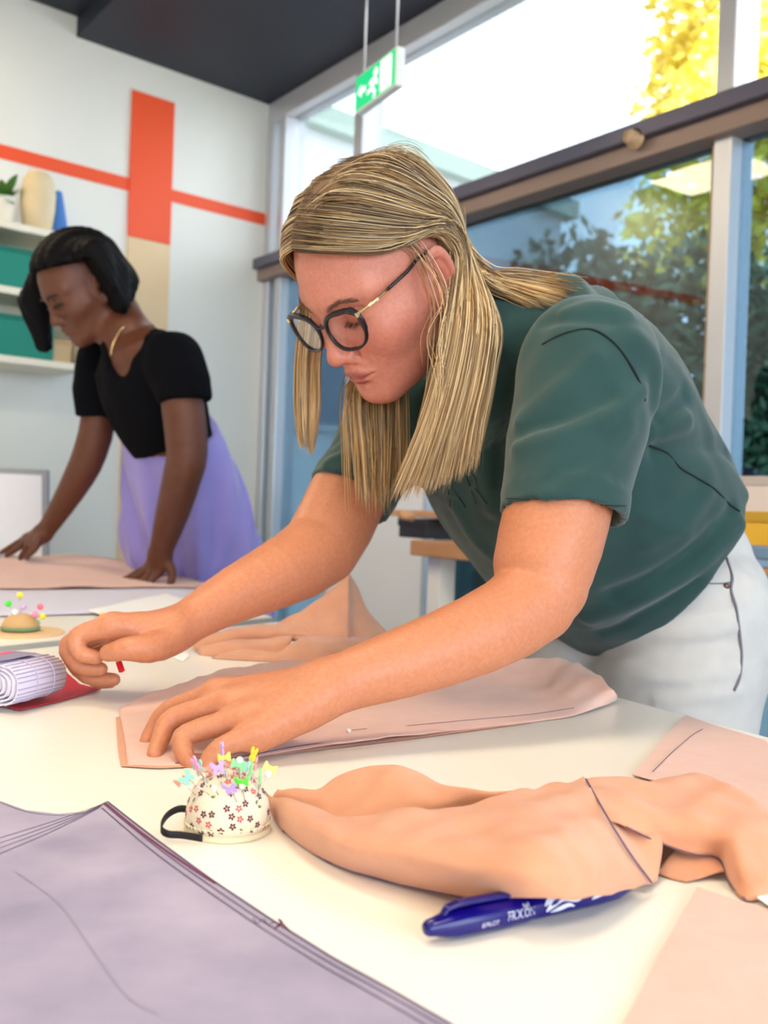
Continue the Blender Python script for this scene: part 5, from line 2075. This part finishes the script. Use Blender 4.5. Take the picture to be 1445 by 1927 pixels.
kF.add(skirt, sk.c, sk.R)
_V, _Fq = sdf_mesh(kF, sk.p.min(0) - A3(.30, .30, 0) - A3(0, 0, .02), sk.p.max(0) + A3(.30, .30, .06), .008)
mk('skirt', _V, _Fq, mat('lilac_crepe', srgb(156, 148, 222), rough=.75, spec=.25, sheen=.3, noise=(12, srgb(146, 138, 212), .3)), W2)
for dx in (-.07, .07):
    b = A3(c_[0] + dx, c_[1] - dx, 0)
    MB().tube([b + UP * .5, b + UP * .25, b + UP * .05], [.05, .042, .03], 12).build('lower_leg', M_SKIN2, W2, smooth=True)
    MB().tube([b + A3(.03, .02, .03), b + A3(-.05, -.03, .035), b + A3(-.13, -.08, .02)], [.035, .04, .03], 12, flat=.7).build('shoe', mat('black_shoe', srgb(30, 28, 30), rough=.5), W2, smooth=True)
MB().tube(catmull([P(232, 612, 2.345), P(216, 640, 2.325), P(208, 668, 2.315), P(215, 640, 2.33), P(240, 606, 2.35)], 5), .0014, 6).build('necklace', M_GOLD, W2, smooth=True)

# ---------------------------------------------------------------- things on the second table
def flat2(name, label, pts, m, h0, cat, th=.0012, bumps=.004):
    rows = [[onz(a, b, TZ + h) for a, b, h in r] for r in pts]
    v, f, _ = grid_vf(rows, 6, 6)
    v = np.array(v)
    v[:, 2] += bumps * np.sin(v[:, 0] * 23 + v[:, 1] * 9) * np.sin(v[:, 1] * 17)
    v[:, 2] = np.maximum(v[:, 2], TZ + h0)
    o = mk(name, v, f, m)
    md = o.modifiers.new('thickness', 'SOLIDIFY')
    md.thickness = th
    md.offset = 1
    return tag(o, label, cat)


M_PAPW = mat('pale_lilac_paper', srgb(214, 212, 232), rough=.7)
flat2('paper_sheet', 'pale lilac pattern paper spread below the pink cloth on the second table', [[(-80, 1108, .003), (-80, 1135, .003), (-80, 1160, .003)], [(100, 1106, .003), (110, 1132, .003), (120, 1156, .003)], [(260, 1104, .003), (250, 1128, .003), (230, 1152, .003)], [(385, 1106, .003), (362, 1122, .003), (330, 1142, .003)]], M_PAPW, .0015, 'paper', bumps=.0004)
flat2('paper_sheet', 'white pattern sheet nearest to the crossing forearm on the second table', [[(165, 1150, .005), (190, 1158, .005), (215, 1166, .005)], [(240, 1132, .005), (262, 1144, .005), (284, 1156, .005)], [(320, 1116, .005), (350, 1126, .005), (380, 1136, .005)]], MATS['white_paper'], .0045, 'paper', bumps=.001)
flat2('pink_cloth', 'pink fabric laid out on the second table under the dark hands', [[(-80, 1058, .026), (-80, 1085, .012), (-80, 1108, .006)], [(60, 1048, .034), (60, 1080, .016), (60, 1107, .008)], [(190, 1046, .036), (190, 1078, .018), (200, 1106, .008)], [(290, 1070, .014), (300, 1088, .008), (310, 1106, .006)], [(386, 1100, .004), (382, 1104, .004), (378, 1109, .004)]], M_PINK2, .0075, 'fabric')
# second pincushion
C2 = onz(38, 1192, TZ)
b2 = thing('wooden_mat', 'thin round wooden mat under the colourful pincushion on the left', 'mat', C2)
MB().lathe([(.0001, .004), (.062, .004), (.064, .002), (.064, 0), (.0001, 0)], C2, 30).build('disc', mat('birch_wood', srgb(226, 190, 146), rough=.6), b2, smooth=False)
c2 = thing('pincushion', 'small tan pincushion full of colourful pins at the left edge', 'pincushion', C2 + UP * .004)
MB().lathe([(.0001, .026), (.012, .025), (.022, .019), (.027, .010), (.026, .002), (.0001, 0)], C2 + UP * .004, 24).build('cushion', mat('tan_cotton', srgb(206, 168, 120), rough=.8), c2, smooth=True)
MB().lathe([(.026, .001), (.0285, .003), (.0285, .006), (.026, .008)], C2 + UP * .004, 24).build('trim', mat('green_trim', srgb(120, 150, 110), rough=.8), c2, smooth=True)
cols2 = [('green', (70, 226, 60)), ('yellow', (240, 226, 70)), ('pink', (250, 150, 196)), ('lemon', (246, 236, 90)), ('white', (246, 240, 246)), ('lavender', (206, 180, 226)), ('mint', (150, 226, 180)), ('rose', (240, 120, 150)), ('coral', (246, 160, 140)), ('yellow', (244, 230, 60))]
pos2 = [(16, 1136), (38, 1120), (66, 1156), (52, 1170), (28, 1152), (44, 1142), (70, 1172), (76, 1142), (22, 1168), (80, 1160)]
wh2 = ['leftmost and brightest', 'topmost', 'right of the middle', 'low in the middle', 'left of the middle', 'in the middle', 'low on the right', 'upper right', 'low on the left', 'rightmost']
for (cn, cc), (hx, hy), wv in zip(cols2, pos2, wh2):
    tip = C2 + UP * .022 + (P(hx, 1190, (C2 - CAMP) @ CF) - C2) * .35
    tip[2] = TZ + .022
    hd = P(hx, hy, (C2 - CAMP) @ CF + random.Random(hx).uniform(-.012, .012))
    t = thing('round_head_pin', '%s headed pin in the tan pincushion at the left edge, %s' % (cn, wv), 'pin', tip, 'pins in the tan pincushion')
    MB().tube([tip - unit(hd - tip) * .005, hd], .0005, 5).build('shaft', M_STEEL, t, smooth=True)
    MB().lathe([(.0050 * math.sin(a), -.0050 * math.cos(a)) for a in np.linspace(.02, 3.12, 8)], hd, 12).build('pin_head', mat('pin_%s_%d' % (cn, cc[2]), srgb(*cc), rough=.35), t, smooth=True)
# screen on the second table
sc = thing('monitor', 'grey framed screen showing white, standing on the second table', 'monitor', onz(-60, 1062, TZ))
sd_ = 3.0
q = [P(-260, 868, sd_), P(92, 884, sd_), P(92, 1040, sd_), P(-260, 1040, sd_)]
ux, uy = unit(q[1] - q[0]), unit(q[3] - q[0])
un = unit(np.cross(uy, ux))
if un @ (CAMP - q[0]) < 0:
    un = -un
wd_, ht_ = np.linalg.norm(q[1] - q[0]), np.linalg.norm(q[3] - q[0]) + .005
ctr = q[0] + ux * wd_ / 2 + uy * ht_ / 2
MB().box(ctr, (wd_, ht_, .02), [ux, uy, un]).build('case', mat('grey_plastic', srgb(150, 152, 162), rough=.5), sc, bevel=.004)
MB().box(ctr + un * .0102, (wd_ - .035, ht_ - .035, .002), [ux, uy, un]).build('display', mat('white_display', srgb(226, 228, 238), rough=.4), sc)
foot = A3(ctr[0] - un[0] * .02, ctr[1] - un[1] * .02, TZ)
MB().box(foot + UP * .006, (.22, .14, .012), [unit(A3(ux[0], ux[1], 0)), unit(A3(un[0], un[1], 0)), UP]).build('stand_foot', MATS['grey_plastic'], sc, bevel=.003)
MB().box((foot + ctr - un * .02) / 2 + UP * .0, (.05, .02, abs(ctr[2] - TZ)), [unit(A3(ux[0], ux[1], 0)), unit(A3(un[0], un[1], 0)), UP]).build('stand_neck', MATS['grey_plastic'], sc)
# ================================================================ wall shelf and what stands on it
SX0, SX1, SD = 1.0, 1.92, .26
M_SHELF = mat('white_shelf', srgb(236, 230, 212), rough=.5)
sh = thing('wall_shelf', 'white wall shelf unit with two open compartments on the painted wall', 'shelf', wlp(1.4, 1.41, .13))


def sbox(name, s0, s1, z0, z1, d0, d1, m, parent, bevel=0):
    return MB().box(wlp((s0 + s1) / 2, (z0 + z1) / 2, (d0 + d1) / 2), (s1 - s0, d1 - d0, z1 - z0), [WL, NL, UP]).build(name, m, parent, bevel=bevel)


for z in (1.41, 1.650, 1.875):
    sbox('shelf_board', SX0 + .02, SX1, z - .012, z + .012, .006, SD, M_SHELF, sh)
sbox('side_panel', SX0, SX0 + .02, 1.398, 1.887, .004, SD, M_SHELF, sh)
sbox('side_panel', SX1, SX1 + .02, 1.398, 1.887, .004, SD, M_SHELF, sh)
sbox('back_board', SX0 + .02, SX1, 1.422, 1.863, .003, .006, M_SHELF, sh)


def bin_(label, s0, s1, z0, z1):
    t = thing('storage_box', label, 'box', wlp((s0 + s1) / 2, z0, .13), 'teal storage boxes on the wall shelf')
    sbox('box_body', s0, s1, z0, z1, .03, SD - .01, mat('teal_felt', srgb(30, 132, 116), rough=.8), t, bevel=.006)
    sbox('box_rim', s0 - .003, s1 + .003, z1 - .014, z1 + .004, .027, SD - .007, mat('dark_teal_felt', srgb(24, 112, 100), rough=.8), t, bevel=.003)
    return t


bin_('teal storage box on the upper level of the wall shelf', 1.17, 1.55, 1.663, 1.800)
bin_('teal storage box on the lower level of the wall shelf', 1.12, 1.55, 1.423, 1.565)
bk = thing('kraft_box', 'small beige box beside the lower teal box on the wall shelf', 'box', wlp(1.075, 1.423, .13))
sbox('box_body', 1.04, 1.11, 1.423, 1.505, .05, .22, mat('kraft_card', srgb(206, 180, 140), rough=.8), bk, bevel=.003)
sbox('box_lid', 1.038, 1.112, 1.490, 1.508, .048, .222, mat('kraft_lid', srgb(190, 162, 122), rough=.8), bk)


def on_shelf(px, off):
    return wlp((onplane(px, 430, CORN + NL * off, NL) - CORN) @ WL, 1.887, off)


q = on_shelf(70, .17)
va = thing('vase', 'tall beige stoneware vase on top of the wall shelf', 'vase', q)
MB().lathe([(.0001, 0), (.042, 0), (.052, .03), (.060, .09), (.062, .14), (.055, .19), (.040, .215), (.034, .222), (.030, .218), (.034, .18), (.02, .05), (.0001, .04)], q, 28).build('vase_body', mat('beige_stoneware', srgb(222, 204, 168), rough=.6, noise=(9, srgb(206, 186, 148), .3)), va, smooth=True)
MB().lathe([(.036, .216), (.040, .219), (.036, .225), (.032, .221)], q, 28).build('vase_lip', mat('pale_glaze', srgb(238, 230, 210), rough=.4), va, smooth=True)
q = on_shelf(108, .06)
co = thing('thread_cone', 'blue cone of thread on top of the wall shelf beside the vase', 'thread cone', q)
MB().lathe([(.0001, .004), (.048, .004), (.048, .012), (.014, .200), (.010, .205), (.0001, .205)], q, 24).build('thread_winding', mat('blue_thread', srgb(72, 128, 206), rough=.7, bump=(300, .5, (.1, .1, 8))), co, smooth=True)
MB().lathe([(.050, 0), (.050, .005), (.0001, .005)], q, 24).build('cone_base', M_WHITE, co)
q = on_shelf(4, .15)
pt = thing('potted_plant', 'small green plant in a white pot at the end of the wall shelf', 'plant', q)
MB().lathe([(.0001, 0), (.038, 0), (.050, .10), (.053, .105), (.048, .105), (.045, .09), (.0001, .088)], q, 24).build('pot', M_WHITE, pt, smooth=True)
pr2 = random.Random(3)
M_LEAFI = mat('house_leaf', srgb(92, 140, 60), rough=.5, noise=(30, srgb(66, 112, 50), .3))
for k in range(26):
    a = pr2.uniform(0, 6.28)
    el = pr2.uniform(.2, 1.3)
    dv = unit(A3(math.cos(a) * math.cos(el), math.sin(a) * math.cos(el), math.sin(el)))
    sv = unit(np.cross(dv, UP + A3(.1, 0, 0)))
    b = q + UP * .09
    L = pr2.uniform(.08, .16)
    V = []
    for t in np.linspace(0, 1, 6):
        w = .018 * math.sin(math.pi * min(1, t * .9 + .08))
        c = b + dv * L * t - UP * (.05 * t * t)
        V += [c - sv * w, c + sv * w]
    mk('leaf', V, [(2 * i, 2 * i + 1, 2 * i + 3, 2 * i + 2) for i in range(5)], M_LEAFI, pt)

# ================================================================ exit sign hanging from the ceiling
ec = P(713, 155, 2.95)
EW_ = unit((.47, -.88, 0))
EN_ = np.array([EW_[1], -EW_[0], 0])
es = thing('exit_sign', 'green and white running man exit sign hanging near the glazed wall', 'sign', ec)
ew, eh = .26, .112
MB().box(ec, (ew, .028, eh), [EW_, EN_, UP]).build('sign_body', mat('white_sign_plastic', srgb(240, 244, 242), rough=.4), es, bevel=.004)
MB().box(ec + EN_ * .0145, (ew - .012, .001, eh - .012), [EW_, EN_, UP]).build('green_face', mat('exit_green', srgb(0, 178, 112), rough=.4, emit=(srgb(0, 178, 112), .9)), es)
M_SIGNW = mat('sign_white', srgb(240, 248, 242), rough=.4, emit=((.8, .95, .85), .9))


def sg(pts, nm='pictogram'):
    V = [ec + EW_ * x * .84 + UP * y * .74 + EN_ * .0155 for x, y in pts]
    return MB().prism(V, EN_, .0006).build(nm, M_SIGNW, es)


sg([(.045, -.062), (.125, -.062), (.125, .058), (.045, .058)], 'door_symbol')
sg([(-.005, .040), (.012, .052), (.026, .040), (.026, .024), (.010, .016), (-.005, .026)], 'figure_head')
sg([(-.020, .016), (.010, .018), (.030, -.010), (.018, -.020), (.002, -.002), (-.004, -.022), (.014, -.040), (.004, -.066), (-.008, -.062), (-.002, -.042), (-.022, -.028), (-.052, -.036), (-.054, -.024), (-.026, -.014), (-.016, .004), (-.034, -.004), (-.042, .004)], 'running_figure')
sg([(-.128, 0), (-.098, .026), (-.098, .010), (-.066, .010), (-.066, -.010), (-.098, -.010), (-.098, -.026)], 'arrow_symbol')
for t in (-.10, .10):
    q = ec + EW_ * t + UP * eh / 2
    MB().tube([q, A3(q[0], q[1], H_SOF)], .0035, 8).build('suspension_rod', M_FRAME, es, smooth=True)

# ================================================================ bench along the glazed wall
BZ = .86
M_BENCH = mat('oak_bench', srgb(204, 152, 104), rough=.5, noise=(10, srgb(188, 134, 88), .3))
bt0, bt1 = (onplane(772, 1000, CORN + NW * .66, NW) - CORN) @ WW, 4.6
bn = thing('work_bench', 'long wooden work bench below the lower window panes', 'bench', wwp(2.4, 0, .4))
MB().box(wwp((bt0 + bt1) / 2, BZ - .02, .38), (bt1 - bt0, .56, .04), [WW, NW, UP]).build('bench_top', M_BENCH, bn, bevel=.004)
for t in (bt0 + .06, 2.3, 3.4, bt1 - .06):
    for o in (.16, .60):
        MB().box(wwp(t, (BZ - .04) / 2, o), (.05, .05, BZ - .04), [WW, NW, UP]).build('leg', M_WHITE, bn)
MB().box(wwp((bt0 + bt1) / 2, .28, .38), (bt1 - bt0 - .1, .48, .025), [WW, NW, UP]).build('lower_board', M_BENCH, bn)


def bench_pt(px, off):
    """bench position along the wall that is seen at pixel column px, off metres from the glass"""
    p0 = CORN + NW * off
    return (onplane(px, 1000, p0, NW) - CORN) @ WW


def crate(label, px, off, w, d, h, colr, group='boxes on the window bench'):
    t = bench_pt(px, off)
    c = wwp(t, BZ, off)
    o = thing('craft_box', label, 'box', c, group)
    MB().box(c + UP * h / 2, (w, d, h), [WW, NW, UP]).build('box_body', mat('craft_%d_%d_%d' % colr, srgb(*colr), rough=.6), o, bevel=.004)
    MB().box(c + UP * (h - .008), (w + .006, d + .006, .022), [WW, NW, UP]).build('box_lid', mat('craftlid_%d_%d_%d' % colr, srgb(*[int(k * .85) for k in colr]), rough=.6), o, bevel=.003)


crate('black box on the window bench below the tan board', 812, .50, .12, .14, .05, (44, 44, 48))
crate('yellow box on the window bench behind the jeans', 1436, .45, .12, .12, .10, (240, 190, 60))
crate('white box at the back of the window bench behind the jeans', 1428, .20, .16, .12, .18, (236, 226, 224))
crate('blue flat box at the front of the window bench behind the jeans', 1440, .60, .16, .08, .035, (140, 176, 214))
crate('salmon box on the window bench seen below the green shirt', 846, .34, .16, .16, .045, (226, 164, 132))
tbrd = thing('wooden_board', 'tan wooden board lying across the boxes on the window bench', 'board', wwp(bench_pt(815, .48), BZ + .05, .48))
MB().box(wwp(bench_pt(812, .52), BZ + .066, .46), (.30, .20, .018), [WW, NW, UP]).build('plank', mat('tan_wood', srgb(214, 160, 116), rough=.5), tbrd, bevel=.003)
MB().tube([wwp(bench_pt(775, .62), BZ + .062, .62), wwp(bench_pt(752, .66), BZ + .064, .66)], [.016, .012], 10).build('handle', MATS['tan_wood'], tbrd, smooth=True)
# white board standing between corner and bench
wb = thing('white_panel', 'tall pale panel leaning by the window behind the forearms', 'panel', wwp(1.0, 0, .12))
MB().box(wwp(1.04, .52, .12), (.60, .03, 1.0), [WW, NW, UP]).build('panel_face', mat('pale_blue_panel', srgb(248, 250, 255), rough=.5), wb, bevel=.004)
MB().box(wwp(1.04, .015, .12), (.64, .16, .03), [WW, NW, UP]).build('panel_foot', M_FRAME, wb)
for t in (.735, 1.345):
    MB().box(wwp(t, .53, .12), (.015, .04, 1.02), [WW, NW, UP]).build('panel_edge', M_FRAME, wb)
# ================================================================ outside
M_GROUND = mat('pale_paving', srgb(190, 186, 178), rough=.9, noise=(3, srgb(176, 172, 164), .3))
tag(MB().box((12, 14, -.12), (70, 60, .06)).build('ground', M_GROUND), kind='structure')


def leaf_cloud(name, blobs, n, size, m, parent, seed):
    r = np.random.default_rng(seed)
    B = np.array([b[:3] for b in blobs])
    R = np.array([b[3] for b in blobs])
    w = R ** 2 / np.sum(R ** 2)
    k = r.choice(len(B), n, p=w)
    d = r.normal(size=(n, 3))
    d /= np.linalg.norm(d, axis=1)[:, None]
    c = B[k] + d * (R[k] * (.55 + .5 * r.random(n)))[:, None]
    c[:, 2] = np.maximum(c[:, 2], .05)
    a = r.normal(size=(n, 3))
    a /= np.linalg.norm(a, axis=1)[:, None]
    b = np.cross(a, r.normal(size=(n, 3)))
    b /= np.linalg.norm(b, axis=1)[:, None]
    s = size * r.uniform(.6, 1.4, n)[:, None]
    V = np.stack([c - a * s, c + b * s * .5, c + a * s, c - b * s * .5], 1).reshape(-1, 3)
    o = mk(name, V, np.arange(4 * n).reshape(n, 4), m, parent, smooth=False)
    o['kind'] = 'stuff'
    return o


def leafmat(name, c1, c2):
    m = mat(name, srgb(*c1), rough=.6, noise=(1.6, srgb(*c2), .25))
    return m


def tree(name, label, base, trunk_h, blobs, n, size, m, seed, group='trees outside'):
    t = thing(name, label, 'tree', base, group)
    base = A3(*base)
    MB().tube([base, base + A3(.05, .02, trunk_h * .6), base + A3(0, .08, trunk_h)], [.16, .13, .08], 10).build('trunk', mat('bark', srgb(96, 78, 62), rough=.9), t, smooth=True)
    leaf_cloud('crown', [(base[0] + x, base[1] + y, z, r) for x, y, z, r in blobs], n, size, m, t, seed)
    return t


M_YEL = leafmat('yellow_leaves', (250, 226, 90), (226, 206, 70))
M_GRN = leafmat('dark_green_leaves', (66, 104, 62), (40, 74, 46))
M_MID = leafmat('mid_green_leaves', (112, 146, 74), (78, 116, 58))


def out(px, py, d):
    return P(px, py, d)


q = out(1330, 900, 11.0)
tree('birch_tree', 'tall yellow leaved tree outside beyond the right window', (q[0] + .3, q[1], -.09), 3.4, [(.4, .2, 3.9, 1.1), (-.1, -.3, 4.9, 1.1), (.8, 0, 5.6, 1.1), (-.4, .3, 5.7, .8), (0, 0, 6.4, 1.1), (.7, 0, 7.0, 1.0), (-.5, .2, 4.2, .8), (1.3, 0, 4.6, .9)], 9500, .085, M_YEL, 1)
q = out(1120, 900, 10.5)
tree('conifer', 'dark narrow conifer outside left of the yellow tree', (q[0], q[1], -.09), 2.2, [(0, 0, 1.0, .8), (0, 0, 1.9, .7), (.05, 0, 2.7, .5), (0, 0, 3.3, .28), (0, 0, 3.7, .14)], 3600, .06, M_GRN, 2)
q = out(1470, 900, 9.0)
tree('bushy_tree', 'dark bushy tree outside at the right edge of the window', (q[0] + .6, q[1], -.09), 1.8, [(0, 0, 1.5, .9), (-.5, 0, 2.0, .7), (.3, 0, 2.7, .8), (-.4, .2, 2.7, .5)], 4000, .07, M_GRN, 3)
hb = []
for px in np.arange(960, 1560, 55):
    q = out(px, 900, 7.6)
    hb += [(q[0], q[1], .55, .62), (q[0] + .1, q[1], 1.25, .6), (q[0], q[1] + .1, 1.9, .55), (q[0], q[1] + .1, 2.45 + .22 * math.sin(px), .48)]
hd = thing('hedge', 'dense dark green hedge outside behind the lower panes', 'hedge', (hb[0][0], hb[0][1], -.09))
leaf_cloud('hedge_foliage', hb, 20000, .055, leafmat('hedge_leaves', (78, 108, 74), (50, 80, 56)), hd, 4)
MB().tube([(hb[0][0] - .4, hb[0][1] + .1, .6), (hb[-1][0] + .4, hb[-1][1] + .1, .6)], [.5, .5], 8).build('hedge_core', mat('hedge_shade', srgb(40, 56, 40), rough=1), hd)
# neighbouring white building
bA, bB = A3(-.9, 6.08, 0), A3(1.35, 8.19, 0)
bx = unit(bB - bA)
by = A3(-bx[1], bx[0], 0)
bg = thing('building', 'white flat roofed building outside seen through the upper window', 'building', (*((bA + bB) / 2)[:2], -.09))
L_ = np.linalg.norm(bB - bA)
cc = (bA + bB) / 2 + by * 2.0
MB().box(cc + UP * 1.6, (L_, 4.0, 3.4), [bx, by, UP]).build('wall_block', mat('white_render', srgb(236, 240, 244), rough=.9), bg)
MB().box(cc + UP * 3.37, (L_ + .2, 4.2, .14), [bx, by, UP]).build('roof_edge', mat('sage_roof_edge', srgb(176, 196, 186), rough=.7), bg)
for k in range(2):
    c = cc - by * 2.0 + bx * (-.7 + 1.4 * k) + UP * 1.9
    w_ = MB().box(c, (.9, .08, 1.0), [bx, by, UP]).build('window', M_FRAME, bg)
    MB().box(c - by * .03, (.8, .06, .9), [bx, by, UP]).build('pane', mat('dark_pane', srgb(110, 130, 150), rough=.1), w_)
